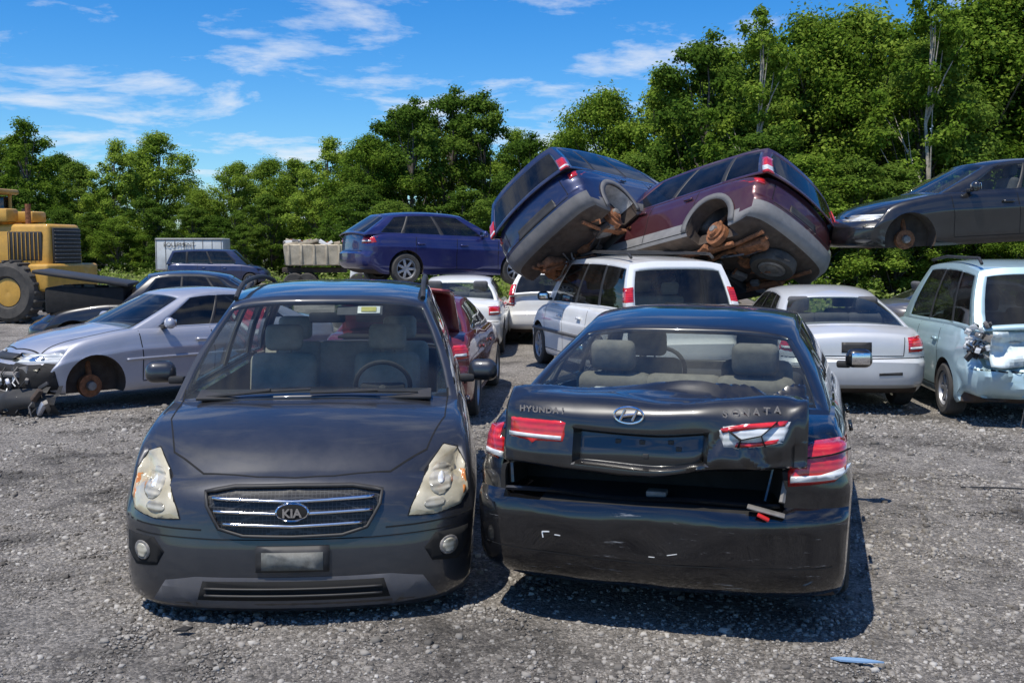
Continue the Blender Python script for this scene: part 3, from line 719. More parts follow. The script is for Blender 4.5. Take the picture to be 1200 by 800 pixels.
# ---- black sedan on top right
P=sedan(pb,4.7,1.78,1.40,wr=.31,missing=('FL','FR'),tintf=(),seat=M['seatdark'])
C=make_car('black_sedan',P,hdg(7.0,15.95,266,1.80,3,0)); doors(C,[-1.0,-.1,.85]); mirrors(C,pb)
for s in(1,-1):
    patch(C,[(s*.45,.60),(s*.72,.60),(s*.78,.68),(s*.50,.69)],'F',.015,M['clear'],'headlamp',.04,.004)
    patch(C,[(2.02,.60),(2.22,.60),(2.18,.68),(1.98,.69)],'L' if s>0 else 'R',.01,M['yellowed'],'headlamp_side',.04,.004)
line(C,[(1.9,.5),(2.2,.48)],.01,'L',.002,M['gap'],'bumper_gap')

# ---- SUV underbody details
def underbody(C,spare=True):
    m=MB(); Xf=C.Xf; ar=C.axles[1]; af=C.axles[0]
    m.tube([(ar,-.72,.30),(ar,.72,.30)],.05,M['rust'],10)
    m.lathe((ar,-.08,.30),[(0,-.02),(.11,0),(.13,.08),(.11,.16),(0,.18)],M['rust'],16)
    m.tube([(af,-.65,.28),(af,.65,.28)],.035,M['rust'],8)
    m.tube([(ar+.2,0,.30),(af-.6,0,.26)],.035,M['steel'],8)
    m.tube([(af-.5,.25,.20),(ar+.5,.28,.19),(ar+.1,.35,.22),(ar-.35,.38,.22),(ar-.75,.45,.24)],.03,M['rust'],8)
    m.box((ar-.42,.36,.22),(.5,.2,.15),M['rust'],.05)
    m.box((ar+.75,-.32,.20),(.75,.5,.16),M['trim'],.05)
    for s in(1,-1):
        m.tube([(ar+.5,s*.5,.22),(ar,s*.52,.28)],.03,M['rust'],6)
        m.tube([(ar-.03,s*.5,.30),(ar-.1,s*.48,.62)],.035,M['trim'],8)
        m.lathe((ar,s*.70,.32),[(0,.10*s),(.06,.09*s),(.08,.02*s),(.17,.01*s),(.175,-.07*s),(0,-.07*s)],M['rust'],22)
        sp=[(ar+.12+.055*math.cos(a),s*.42+.055*math.sin(a),.30+.016*a/1.0) for a in np.linspace(0,6*math.pi,60)]
        m.tube(sp,.009,M['rust'],5)
        m.box((0,s*.55,.185),(3.2,.08,.06),M['rust'],.01)
        m.tube([(ar-.75,s*.55,.27),(ar-.3,s*.52,.20),(ar+.3,s*.5,.18)],.03,M['rust'],6)
    for i in range(34):
        x=random.uniform(-2.0,1.6); y=random.uniform(-.6,.6); m.tube([(x,y,.25),(x+random.uniform(-.25,.25),y+random.uniform(-.2,.2),.16),(x+random.uniform(-.3,.3),y+random.uniform(-.25,.25),.10)],random.uniform(.008,.02),random.choice([M['rust'],M['rust'],M['trim'],M['steel']]),5)
    for i in range(10):
        m.box((random.uniform(-2.0,.8),random.uniform(-.55,.55),.20),(random.uniform(.1,.3),random.uniform(.1,.3),.08),random.choice([M['rust'],M['under'],M['steel']]),.02,Matrix.Rotation(random.uniform(-.5,.5),3,'Z'))
    if spare:
        m.lathe((ar-.42,-.12,.16),[(.10,.02),(.2,0),(.21,-.04),(.30,-.05),(.33,.0),(.33,.10),(.28,.14),(0,.14)],M['rubber'],28,Matrix.Rotation(R(90),3,'X'))
        m.lathe((ar-.42,-.12,.10),[(0,.0),(.07,.0),(.10,.02),(.17,.0),(.2,.02)],M['steel'],28,Matrix.Rotation(R(90),3,'X'))
    m.done('underbody_parts',C.E)
def suv_flares(C,mt):
    for s in'LR':
        for ax in C.axles: line(C,arc(ax,C.wz,C.wr+.10,-5,185,18),.09,s,.015,mt,'wheel_arch_flare')
pbl=paint('dark_blue_paint',(.007,.016,.070),.4,.07,.3)
P=wagon(pbl,4.6,1.90,1.76,1.06,wr=.34,wz=.36,clad=.46,cladend=.60,missing=('FL','FR','BR','BL'),tintside=True,bot=[(-2.3,.38),(-1.7,.26),(1.6,.26),(2.3,.3)],G=dict(rt=(.10,.80)))
C=make_car('blue_suv',P,anchored((-2.3,0,.95),(.24,16.2,2.50),36,3,-38)); underbody(C,False); suv_flares(C,M['plastic']); doors(C,[-1.0,-.05,.9])
pillar_lamp(C,.0,.40,split=(1,2)); lamps_rear(C,.76,.89,.90,1.02,side=False,white=False)
patch(C,[(-.42,.66),(.42,.66),(.38,.82),(-.38,.82)],'B',.01,M['trim'],'plate_recess')
line(C,[(-.62,1.0),(-.64,.66),(.64,.66),(.62,1.0)],.012,'B',.002,M['gap'],'hatch_gap')
m=MB()
for ax in C.axles[1:]:
    v=[];f=[]
    for i in range(19):
        a=R(10+160*i/18)
        for yy_ in(-.93,-.66): v.append((ax+.388*math.cos(a),yy_,.37+.388*math.sin(a)))
    for i in range(18): f.append([2*i,2*i+1,2*i+3,2*i+2])
    m.add(v,f,mat('pale_wheel_well',(.42,.41,.39),.8,0,0,.4,6))
m.done('wheel_well_liner',C.E)
pr=paint('maroon_paint',(.060,.007,.014),.4,.08,.3)
P=wagon(pr,4.6,1.90,1.78,1.06,wr=.34,wz=.36,clad=.46,cladend=.60,missing=('FL','FR','BR','BL'),tintside=True,bot=[(-2.3,.38),(-1.7,.26),(1.6,.26),(2.3,.3)],cladmat=mat('pale_grey_plastic',(.17,.17,.175),.6,0,0,.2,6,0,.25),G=dict(rt=(.10,.80)))
C=make_car('maroon_suv',P,anchored((-2.3,0,.95),(4.20,15.2,2.47),-38,11,31)); underbody(C,True); suv_flares(C,M['plastic']); doors(C,[-1.0,-.05,.9])
pillar_lamp(C,.0,.55,split=(1,3)); lamps_rear(C,.77,.89,.90,1.02,side=False,white=False)
line(C,[(-.62,1.0),(-.64,.66),(.64,.66),(.62,1.0)],.012,'B',.002,M['gap'],'hatch_gap')
patch(C,[(-.30,.70),(.30,.70),(.28,.84),(-.28,.84)],'B',.01,M['trim'],'plate_recess')
m=MB()
for s in(1,-1): m.tube([(-1.7,s*.58,1.74),(-1.6,s*.58,1.81),(-.3,s*.58,1.82),(.2,s*.58,1.77)],.018,M['trim'],8)
m.done('roof_rack',C.E)
pt=paint('tan_paint',(.25,.21,.16),.3,.3,.4)
C=make_car('tan_sedan',sedan(pt,4.6,1.75,1.38,wr=.3),hdg(3.3,19.2,80)); doors(C,[-1,-.1,.85])
C=make_car('grey_sedan',sedan(paint('grey_paint',(.12,.12,.13),.4,.2),4.6,1.75,1.38,wr=.3),hdg(8.6,19.0,85)); doors(C,[-1,-.1,.85])
# ---- blue hatchback stacked at the back
pbz=paint('blue_paint',(.012,.017,.11),.4,.05,.25)
P=wagon(pbz,4.3,1.76,1.47,.98,wr=.31,tintf=('rear','left','right'),G=dict(r0=-1.5,r1=.1,x1=.9,wr=.59,wb=.78,wins=[(.10,.25),(.28,.55),(.58,.88)]))
C=make_car('blue_hatchback',P,anchored((-2.1,0,0),(-3.3,21.6,1.20),62,1,0)); doors(C,[-1.0,-.1,.85]); lamps_rear(C,.58,.80,.80,.94); mirrors(C,pbz)
line(C,[(-.6,.66),(.6,.66)],.012,'B',.002,M['gap'],'bumper_gap')
C=make_car('black_sedan',sedan(pb,4.6,1.75,1.30,wr=.3),hdg(-1.5,22.8,62,-.08)); doors(C,[-1,-.1,.85])
C=make_car('white_sedan',sedan(pw,4.6,1.75,1.40,wr=.31,tintf=('left','right')),hdg(-.95,20.8,2)); doors(C,[-1,-.1,.85]); lamps_rear(C,.62,.83,.74,.90)
line(C,[(-.8,.62),(.8,.62)],.012,'B',.002,M['gap'],'bumper_gap')
C=make_car('white_hatchback',wagon(pw,4.3,1.72,1.5,.98,wr=.3,tintf=('rear','left','right')),hdg(.85,23.2,4)); doors(C,[-1,-.1,.85]); lamps_rear(C,.66,.80,.76,.95,side=False); pillar_lamp(C,0,.5)
# ---- red sedan with open trunk
prd=paint('red_paint',(.16,.008,.010),.3,.08,.3)
C=make_car('red_sedan',sedan(prd,4.5,1.72,1.36,wr=.3),hdg(-1.13,13.5,4)); doors(C,[-1,-.1,.85]); lamps_rear(C,.56,.80,.72,.88)
v=[];f=[]
for i in range(15):
    for j in range(13):
        u_=lerp(-1,1,i/14); t_=j/12
        v.append((-1.60-.42*t_+.10*math.sin(t_*math.pi)-.30*max(0,t_-.75),u_*(.66-.05*t_),1.02+.60*t_-.22*max(0,t_-.75)*2-.04*u_*u_))
for i in range(14):
    for j in range(12): f.append([i*13+j,(i+1)*13+j,(i+1)*13+j+1,i*13+j+1])
o=mkobj('open_trunk_lid',v,f,[prd],C.E,None,40); s=o.modifiers.new('s','SOLIDIFY'); s.thickness=.04
m=MB(); m.box((-1.93,0,1.26),(.02,.9,.36),M['trim'],.01,Matrix.Rotation(R(-32),3,'Y')); m.box((-1.95,0,.97),(.55,1.15,.03),M['pit'],.01); m.done('trunk_liner',C.E)
# ---- black car with raised hood, far left
C=make_car('black_coupe',sedan(pb,4.7,1.80,1.50,wr=.3,tintf=('left','right','front'),G=dict(x1=.7)),hdg(-6.35,19.6,258)); doors(C,[-.5,.85])
m=MB(); m.box((1.35,0,1.38),(1.6,1.5,.07),M['trim'],.03,Matrix.Rotation(R(-9),3,'Y')); m.tube([(1.7,.55,.8),(1.55,.55,1.28)],.012,M['steel']); m.box((1.3,0,1.0),(1.3,1.35,.45),M['pit'],.03)
for i in range(8): m.box((1.3+random.uniform(-.5,.5),random.uniform(-.5,.6),1.2),(.2,.18,.14),random.choice([M['steel'],M['trim'],M['under']]),.02)
m.done('raised_hood',C.E)
pv=paint('navy_paint',(.012,.020,.07),.3,.08)
P=wagon(pv,5.0,1.9,1.85,1.1,wr=.33,tintside=True,tintf=('front','rear','left','right'),G=dict(x1=1.5,r1=.75,wb=.84,wr=.72))
C=make_car('blue_minivan',P,hdg(-14.5,53,85)); doors(C,[-.9,.2,1.2])

# ------------------------------------------------------------ trailer, truck, loader
E=empty('white_box_trailer',Matrix.Translation((-17.1,57.5,0))@Matrix.Rotation(R(5),4,'Z'))
m=MB(); tw=mat('trailer_white',(.62,.64,.62),.5,0,0,.15,2,0,.15)
m.box((0,0,1.55),(3.5,2.2,1.7),tw,.04); m.box((0,-1.11,2.34),(3.5,.03,.08),M['steel'],.005); m.box((0,-1.11,.75),(3.5,.03,.10),M['steel'],.005)
for i in range(8): m.box((-1.7+.48*i,-1.105,1.55),(.03,.02,1.55),M['steel'],0)
for x in(-.5,.5): m.lathe((x,-1.1,.38),[(0,-.1),(.2,-.1),(.34,-.1),(.38,-.05),(.38,.1),(.3,.12)],M['rubber'],20)
m.tube([(1.75,0,.7),(2.8,0,.55)],.06,M['trim']); m.done('trailer_body',E)
Cx=Car(); Cx.E=E; text(Cx,'EQUIPMENT',.30,(-.5,-1.14,2.05),'R',M['rubber'],'lettering',.0)
E=empty('dump_truck',Matrix.Translation((-8.0,44,0))@Matrix.Rotation(R(8),4,'Z'))
m=MB(); tc_=mat('rusty_cream_paint',(.50,.42,.29),.7,0,0,.4,3,.2,.3)
m.box((-.1,0,1.62),(2.3,1.8,.85),tc_,.04,None,1,(1.06,1.05))
for i in range(5): m.box((-1.1+.5*i,-.93,1.62),(.08,.08,.85),tc_,.01)
for i in range(24): m.box((random.uniform(-1.1,.9),random.uniform(-.7,.7),2.05+random.uniform(0,.12)),(random.uniform(.2,.6),.25,.12),random.choice([tc_,M['steel'],M['rust'],M['white']]),.01,Matrix.Rotation(random.uniform(-.6,.6),3,'Y'))
m.box((-.1,0,1.0),(2.6,1.0,.2),M['under'],.02); m.box((1.75,0,1.1),(.9,1.7,1.1),M['white'],.12,None,3,(.8,.92)); m.box((1.8,-.83,1.35),(.5,.03,.38),M['tint'],.01)
for x in(-.9,-.4,1.7):
    for y in(-.8,.8): m.lathe((x,y,.45),[(0,-.12),(.25,-.12),(.41,-.12),(.45,-.06),(.45,.1),(.4,.12),(0,.12)],M['rubber'],22)
m.done('truck_body',E)
E=empty('wheel_loader',Matrix.Translation((-13.55,28.6,0))@Matrix.Rotation(R(-12),4,'Z'))
ye=mat('loader_yellow',(.55,.30,.04),.5,0,.3,.25,3,.15,.25,(.18,.12,.07))
m=MB()
m.box((.9,0,1.95),(1.9,1.5,1.15),ye,.10,None,3,(.96,.9))
m.box((1.86,0,1.95),(.06,1.15,.95),M['trim'],.02)
for i in range(9): m.box((1.90,0,1.55+.1*i),(.03,1.1,.025),M['steel'],.004)
m.box((1.15,-.72,1.95),(1.0,.05,.75),M['trim'],.02)
for i in range(8): m.box((.72+.12*i,-.755,1.95),(.02,.03,.7),ye,.004)
m.box((1.75,0,1.15),(.6,2.2,.7),ye,.08,None,3); m.box((.3,0,1.1),(2.6,1.2,.5),M['under'],.04)
m.box((.25,-.55,2.75),(.9,.5,.35),ye,.06); m.box((.55,.2,2.72),(.8,.6,.3),ye,.06)
m.box((-.2,0,2.55),(.7,1.6,.5),ye,.08,None,2,(.8,.9)); m.box((-.9,0,1.6),(1.1,1.8,.3),ye,.05)
for x,y in((-1.5,-.75),(-1.5,.75),(-.35,-.75),(-.35,.75)): m.tube([(x,y,1.7),(x,y,3.35)],.05,ye,8)
m.box((-.95,0,3.42),(1.6,1.8,.14),ye,.05); m.box((-.93,0,2.5),(1.1,1.48,1.6),M['tint'],.02)
m.tube([(1.0,-.35,2.5),(1.0,-.35,3.05)],.07,M['rust'],10); m.tube([(.45,.3,2.5),(.45,.3,2.95)],.10,M['trim'],10)
for i in range(7): m.tube([(-.2+.2*i,-.85,1.5+.05*(i%3)),(-.1+.2*i,-.95,1.2),(.1+.2*i,-.88,.95)],.03,random.choice([M['rust'],M['trim'],M['steel']]),6)
m.tube([(-.6,-1.0,1.4),(-1.4,-1.0,2.9),(-2.6,-1.0,3.6),(-3.4,-1.0,2.6)],.14,ye,8); m.tube([(-.6,-.8,1.2),(-2.0,-.8,2.6)],.08,M['steel'],8)
m.box((-.1,-.78,2.05),(.25,.06,1.6),ye,.02,Matrix.Rotation(R(12),3,'Y'))
for x in(1.0,-1.6):
    for y in(-1.05,1.05):
        m.lathe((x,y,.78),[(0,-.2),(.38,-.2),(.42,-.26),(.66,-.28),(.76,-.2),(.78,-.1),(.78,.1),(.76,.2),(.66,.28),(0,.25)],M['rubber'],32)
        m.lathe((x,y-.21 if y<0 else y+.21,.78),[(0,0),(.12,-.02),(.36,0)],ye,20)
        for q in range(22):
            a=2*math.pi*q/22; rot=Matrix.Rotation(-a,3,'Y'); m.box(Vector((x,y,.78))+rot@Vector((.79,0,0)),(.06,.44,.07),M['rubber'],.01,rot)
m.done('loader_body',E)

# ------------------------------------------------------------ ground
m,N,Lk,b=nmat('gravel_ground'); tc=N.new('ShaderNodeTexCoord')
def nzn(sc,det=6,ro=.6):
    n=N.new('ShaderNodeTexNoise'); n.inputs['Scale'].default_value=sc; n.inputs['Detail'].default_value=det; n.inputs['Roughness'].default_value=ro
    Lk.new(tc.outputs['Object'],n.inputs['Vector']); return n
n1=nzn(.55,8,.72); n2=nzn(70,8,.75); n3=nzn(1.1,6,.65); n5=nzn(13,8,.75)
v1=N.new('ShaderNodeTexVoronoi'); v1.inputs['Scale'].default_value=55; Lk.new(tc.outputs['Object'],v1.inputs['Vector'])
v2=N.new('ShaderNodeTexVoronoi'); v2.inputs['Scale'].default_value=150; Lk.new(tc.outputs['Object'],v2.inputs['Vector'])
r1=ramp_node(N,[(.30,(.19,.168,.142)),(.52,(.275,.248,.215)),(.75,(.35,.322,.285))]); Lk.new(n1.outputs['Fac'],r1.inputs['Fac'])
sp=N.new('ShaderNodeSeparateColor'); Lk.new(v1.outputs['Color'],sp.inputs[0])
r2=ramp_node(N,[(.0,.5),(.5,.92),(1,1.4)]); Lk.new(sp.outputs[0],r2.inputs['Fac'])
sp2=N.new('ShaderNodeSeparateColor'); Lk.new(v2.outputs['Color'],sp2.inputs[0])
r3=ramp_node(N,[(.0,.6),(1,1.35)]); Lk.new(sp2.outputs[0],r3.inputs['Fac'])
r4=ramp_node(N,[(.36,.50),(.46,.90),(.55,1.05)]); Lk.new(n3.outputs['Fac'],r4.inputs['Fac'])
r5=ramp_node(N,[(.3,.68),(.7,1.28)]); Lk.new(n5.outputs['Fac'],r5.inputs['Fac'])
def mul(a,b_):
    x=N.new('ShaderNodeMixRGB'); x.blend_type='MULTIPLY'; x.inputs[0].default_value=1; Lk.new(a,x.inputs[1]); Lk.new(b_,x.inputs[2]); return x.outputs[0]
Lk.new(mul(mul(mul(mul(r1.outputs[0],r2.outputs[0]),r3.outputs[0]),r4.outputs[0]),r5.outputs[0]),b.inputs['Base Color']); b.inputs['Roughness'].default_value=.93
ad=N.new('ShaderNodeMath'); ad.operation='MULTIPLY_ADD'; ad.inputs[1].default_value=-.8; Lk.new(v1.outputs['Distance'],ad.inputs[0]); Lk.new(n2.outputs['Fac'],ad.inputs[2])
ad2=N.new('ShaderNodeMath'); ad2.operation='MULTIPLY_ADD'; ad2.inputs[1].default_value=2.4; Lk.new(n5.outputs['Fac'],ad2.inputs[0]); Lk.new(ad.outputs[0],ad2.inputs[2])
bp=N.new('ShaderNodeBump'); bp.inputs['Strength'].default_value=1.0; bp.inputs['Distance'].default_value=.018
Lk.new(ad2.outputs[0],bp.inputs['Height']); Lk.new(bp.outputs['Normal'],b.inputs['Normal']); M['ground']=m
gx=np.concatenate([[-600,-300,-150,-80,-40,-22],np.linspace(-14,14,113),[22,40,80,150,300,600]])
gy=np.concatenate([[-200,-60,-15,-4],np.linspace(0,28,113),[34,45,60,90,150,300,800]])
V=[];F=[]
def gz(x,y):
    return .030*noise.noise(Vector((x*.7,y*.7,0)))+.020*noise.noise(Vector((x*2.3,y*2.3,4)))-.02
for y in gy:
    for x in gx: V.append((x,y,gz(x,y) if abs(x)<30 and -5<y<34 else -.02))
nx=len(gx)
for j in range(len(gy)-1):
    for i in range(nx-1): F.append([j*nx+i,j*nx+i+1,(j+1)*nx+i+1,(j+1)*nx+i])
mkobj('ground',V,F,[M['ground']],None,None,60)
m,N,Lk,b=nmat('crushed_stone'); g_=N.new('ShaderNodeNewGeometry'); tc=N.new('ShaderNodeTexCoord')
r=ramp_node(N,[(0,(.09,.080,.069)),(.35,(.205,.187,.163)),(.85,(.32,.296,.262)),(1,(.44,.415,.375))]); Lk.new(g_.outputs['Random Per Island'],r.inputs['Fac'])
n3=nzn(1.1,6,.65); r4=ramp_node(N,[(.36,.50),(.46,.90),(.55,1.05)]); Lk.new(n3.outputs['Fac'],r4.inputs['Fac'])
Lk.new(mul(r.outputs[0],r4.outputs[0]),b.inputs['Base Color']); b.inputs['Roughness'].default_value=.9
M['stone']=m
def fastmesh(name,co,quads,mats,midx=None):
    me=bpy.data.meshes.new(name); n=len(co); k=len(quads)
    me.vertices.add(n); me.vertices.foreach_set('co',co.astype(np.float32).ravel())
    me.loops.add(k*4); me.loops.foreach_set('vertex_index',quads.astype(np.int32).ravel())
    me.polygons.add(k); me.polygons.foreach_set('loop_start',np.arange(0,k*4,4,dtype=np.int32))
    try: me.polygons.foreach_set('loop_total',np.full(k,4,dtype=np.int32))
    except Exception: pass
    for mm in mats: me.materials.append(mm)
    if midx is not None: me.polygons.foreach_set('material_index',midx.astype(np.int32))
    me.update(calc_edges=True); me.validate(); return me
ns=150000
yy=3.2+ (rng.random(ns)**1.6)*10; xx=(rng.random(ns)*2-1)*(yy*.56+.4)
keep=np.array([noise.noise(Vector((a*.9,b_*.9,7)))+.5*noise.noise(Vector((a*3,b_*3,2))) for a,b_ in zip(xx,yy)])+rng.random(ns)*.9>.36
xx=xx[keep];yy=yy[keep];ns=len(xx)
sz=np.clip(.0030+rng.exponential(.0034,ns),.0030,.026)*(1+.07*(yy-4))
cube=np.array([[-1,-1,-1],[1,-1,-1],[1,1,-1],[-1,1,-1],[-1,-1,1],[1,-1,1],[1,1,1],[-1,1,1]],float)
cq=np.array([[0,3,2,1],[4,5,6,7],[0,1,5,4],[1,2,6,5],[2,3,7,6],[3,0,4,7]])
co=cube[None]*(1+(rng.random((ns,8,3))-.5)*.9)
co[:,4:,:2]*=.65
ang=rng.random(ns)*6.283; ca,sa=np.cos(ang),np.sin(ang)
x_=co[:,:,0]*ca[:,None]-co[:,:,1]*sa[:,None]*.8; y_=co[:,:,0]*sa[:,None]+co[:,:,1]*ca[:,None]*.8
zz=np.array([gz(a,b_) for a,b_ in zip(xx,yy)])
co=np.stack([x_*sz[:,None]+xx[:,None],y_*sz[:,None]+yy[:,None],co[:,:,2]*sz[:,None]*.5+(zz+sz*.15)[:,None]],-1)
q=(cq[None]+np.arange(ns)[:,None,None]*8).reshape(-1,4)
link(bpy.data.objects.new('gravel',fastmesh('gravel',co.reshape(-1,3),q,[M['stone']])))
def slab(name,pts,th,mt,z=.0,rot=0,loc=(0,0)):
    mb=MB(); n=len(pts); v=[(a,b_,.015*math.sin(a*7)) for a,b_ in pts]+[(a,b_,th+.015*math.sin(a*7)) for a,b_ in pts]
    f=[list(range(n))[::-1],list(range(n,2*n))]+[[i,(i+1)%n,(i+1)%n+n,i+n] for i in range(n)]
    mb.add(v,f,mt); o=mb.done(name,None); o.location=(loc[0],loc[1],z); o.rotation_euler=(0,0,R(rot)); return o
slab('blue_plastic_shard',[(-.12,0),(-.08,.022),(.02,.026),(.12,.005),(.04,-.018),(-.07,-.020)],.008,mat('pale_blue_plastic',(.22,.36,.55),.3,0,0,.1),.01,-28,(1.60,4.80))
slab('black_trim_strip',[(-.26,.02),(0,.03),(.28,.0),(.27,-.015),(0,.012),(-.25,.005)],.010,M['trim'],.01,-20,(3.85,8.35))
slab('black_plastic_fragment',[(-.05,0),(0,.03),(.05,.01),(.02,-.03)],.01,M['trim'],.01,10,(-1.65,5.2))

# ------------------------------------------------------------ trees
m,N,Lk,b=nmat('bark'); tc=N.new('ShaderNodeTexCoord'); n=N.new('ShaderNodeTexNoise'); n.inputs['Scale'].default_value=6; Lk.new(tc.outputs['Object'],n.inputs['Vector'])
r=ramp_node(N,[(.3,(.05,.04,.03)),(.7,(.16,.135,.11))]); Lk.new(n.outputs[0],r.inputs[0]); Lk.new(r.outputs[0],b.inputs['Base Color']); b.inputs['Roughness'].default_value=.9; M['bark']=m
M['birch']=mat('pale_bark',(.40,.36,.30),.9,0,0,.5,8)
def leafmat(name,dark,mid,light):
    m=bpy.data.materials.new(name); m.use_nodes=True; N=m.node_tree.nodes; Lk=m.node_tree.links; N.clear()
    o=N.new('ShaderNodeOutputMaterial'); g=N.new('ShaderNodeNewGeometry'); oi=N.new('ShaderNodeObjectInfo')
    n=N.new('ShaderNodeTexNoise'); n.inputs['Scale'].default_value=.45; n.inputs['Detail'].default_value=3; Lk.new(g.outputs['Position'],n.inputs['Vector'])
    a=N.new('ShaderNodeMath'); a.operation='MULTIPLY_ADD'; a.inputs[1].default_value=.45; Lk.new(g.outputs['Random Per Island'],a.inputs[0]); 
    c=N.new('ShaderNodeMath'); c.operation='MULTIPLY_ADD'; c.inputs[1].default_value=.35; Lk.new(oi.outputs['Random'],c.inputs[0]); Lk.new(n.outputs[0],c.inputs[2]); 
    Lk.new(c.outputs[0],a.inputs[2])
    r=ramp_node(N,[(.35,dark),(.75,mid),(1.0,light)]); 
    sb=N.new('ShaderNodeMath'); sb.operation='SUBTRACT'; sb.inputs[1].default_value=.12; Lk.new(a.outputs[0],sb.inputs[0]); Lk.new(sb.outputs[0],r.inputs[0])
    d=N.new('ShaderNodeBsdfDiffuse'); t=N.new('ShaderNodeBsdfTranslucent'); Lk.new(r.outputs[0],d.inputs[0]); Lk.new(r.outputs[0],t.inputs[0])
    mx=N.new('ShaderNodeMixShader'); mx.inputs[0].default_value=.38; Lk.new(d.outputs[0],mx.inputs[1]); Lk.new(t.outputs[0],mx.inputs[2])
    Lk.new(mx.outputs[0],o.inputs['Surface']); return m
M['leaf']=leafmat('foliage',(.062,.120,.014),(.135,.22,.025),(.25,.34,.05))
M['leafd']=leafmat('foliage_dark',(.038,.08,.012),(.09,.16,.022),(.17,.25,.04))
M['weed']=leafmat('undergrowth_leaves',(.09,.15,.025),(.18,.26,.045),(.32,.36,.12))
def leaves(centres,radii,counts,size,rg,squash=.75,up=.5):
    P_=[];Nn=[]
    for c,r_,k in zip(centres,radii,counts):
        d=rg.normal(size=(k,3)); d/=np.linalg.norm(d,axis=1)[:,None]
        rad=r_*(rg.random(k)**.5)*(1+.22*rg.normal(size=k))
        p=d*rad[:,None]; p[:,2]*=squash; P_.append(p+np.array(c)[None]); Nn.append(d*.9+np.array([-.15,-.15,up])[None]+rg.normal(size=(k,3))*.55)
    P_=np.concatenate(P_); Nn=np.concatenate(Nn); Nn/=np.linalg.norm(Nn,axis=1)[:,None]; k=len(P_)
    t=rg.normal(size=(k,3)); a=np.cross(Nn,t); a/=np.linalg.norm(a,axis=1)[:,None]; b_=np.cross(Nn,a)
    s=size*(.6+.8*rg.random(k))
    a*=s[:,None]; b_*=(s*.62)[:,None]
    co=np.stack([P_-a,P_-b_+Nn*s[:,None]*.15,P_+a,P_+b_+Nn*s[:,None]*.15],1).reshape(-1,3)
    return co,np.arange(k*4).reshape(-1,4)
def tree_mesh(name,seed,H,Rr,nc,per,size,base=.12,bark=None,leaf=None,trunk=.16):
    rg=np.random.default_rng(seed); mb=MB(); rnd=random.Random(seed)
    pts=[];x=y=0
    for i in range(9):
        pts.append((x,y,H*.92*i/8-.1)); x+=rnd.uniform(-.12,.12)*H/10; y+=rnd.uniform(-.12,.12)*H/10
    mb.tube(pts,[trunk*(1-.88*i/8) for i in range(9)],bark,8)
    cs=[];rs=[]
    lobes=[(rnd.uniform(0,6.28),rnd.uniform(.1,.95),rnd.uniform(.7,1.35)) for _ in range(9)]
    for i in range(nc):
        t=rnd.random()**.85; z=H*(base+(1-base)*t*.97)
        env=Rr*(math.sin(math.pi*min(1,(.22+.78*t)*.98))**.7)*(1 if t<.9 else .8)
        a=rnd.uniform(0,6.283)
        lb_=1.0
        for (la,lt,lm) in lobes:
            w_=math.exp(-((math.remainder(a-la,6.283)/.7)**2+((t-lt)/.14)**2)); lb_*=lerp(1,lm,w_)
        rr=env*lb_*math.sqrt(rnd.random())*rnd.uniform(.85,1.15)
        k=min(8,int(z/(H*.92)*8)); px,py,_=pts[k]
        c=(px+rr*math.cos(a),py+rr*math.sin(a),z); cs.append(c); rs.append(rnd.uniform(.35,1.0)**1.2*Rr*.30)
        if i%4==0:
            k0=max(0,k-2); p0=pts[k0]; mid=tuple(lerp(p0[q_],c[q_],.5)+rnd.uniform(-.15,.15) for q_ in range(3))
            mb.tube([p0,mid,c],[trunk*.32,trunk*.2,trunk*.06],bark,5)
    co,q=leaves(cs,rs,[int(per*(r_/(Rr*.22))**2)+8 for r_ in rs],size,rg)
    bv=np.array([tuple(v) for v in mb.v]); nb=len(bv)
    bq=[f for f in mb.f if len(f)==4]
    allc=np.concatenate([bv,co]); allq=np.concatenate([np.array(bq),q+nb]); mi=np.concatenate([np.zeros(len(bq)),np.ones(len(q))])
    return fastmesh(name,allc,allq,[bark,leaf],mi)
TM=[tree_mesh('deciduous_tree',i+1,10,r_,nc,350,.068,b_,M['bark'],M['leaf'] if i%2==0 else M['leafd']) for i,(r_,nc,b_) in enumerate([(2.9,125,.05),(2.3,115,.05),(3.2,140,.08),(2.6,120,.03),(2.1,105,.12)])]
def tree(px,D,H,k=None):
    k=random.randrange(len(TM)) if k is None else k
    o=bpy.data.objects.new('deciduous_tree',TM[k]); link(o); s=H/10
    o.location=((px-600)/1250*D,D,-.1); o.scale=(s*random.uniform(.95,1.25),s*random.uniform(.95,1.25),s); o.rotation_euler=(0,0,random.uniform(0,6.28)); return o
def topz(y,D): return 1.92+(290-y)/1250*D
sky=[(-80,150),(30,148),(90,165),(150,172),(185,160),(240,195),(310,198),(350,165),(400,170),(440,120),(490,98),(545,95),(585,112),(630,150),(680,150),(720,95),(770,68),(820,42),(880,22),(930,28),(990,18),(1040,45),(1100,5),(1160,20),(1230,-25),(1290,-20)]
skyf=curve(sky)
px=-90
while px<1300:
    if px<210: D=random.uniform(66,74); st=46
    elif px<380: D=random.uniform(72,80); st=38
    elif px<600: D=random.uniform(58,64); st=48
    elif px<700: D=random.uniform(58,66); st=44
    else: D=random.uniform(36,40); st=62
    tree(px,D,topz(skyf(px)+random.uniform(-14,30),D)); px+=st*random.uniform(.8,1.15)
px=-120
while px<1330:
    if px<210: D=78;st=55
    elif px<380: D=88;st=50
    elif px<700: D=70;st=60
    else: D=46;st=70
    tree(px,D,topz(skyf(px)+random.uniform(15,50),D)); px+=st*random.uniform(.8,1.1)
px=-100
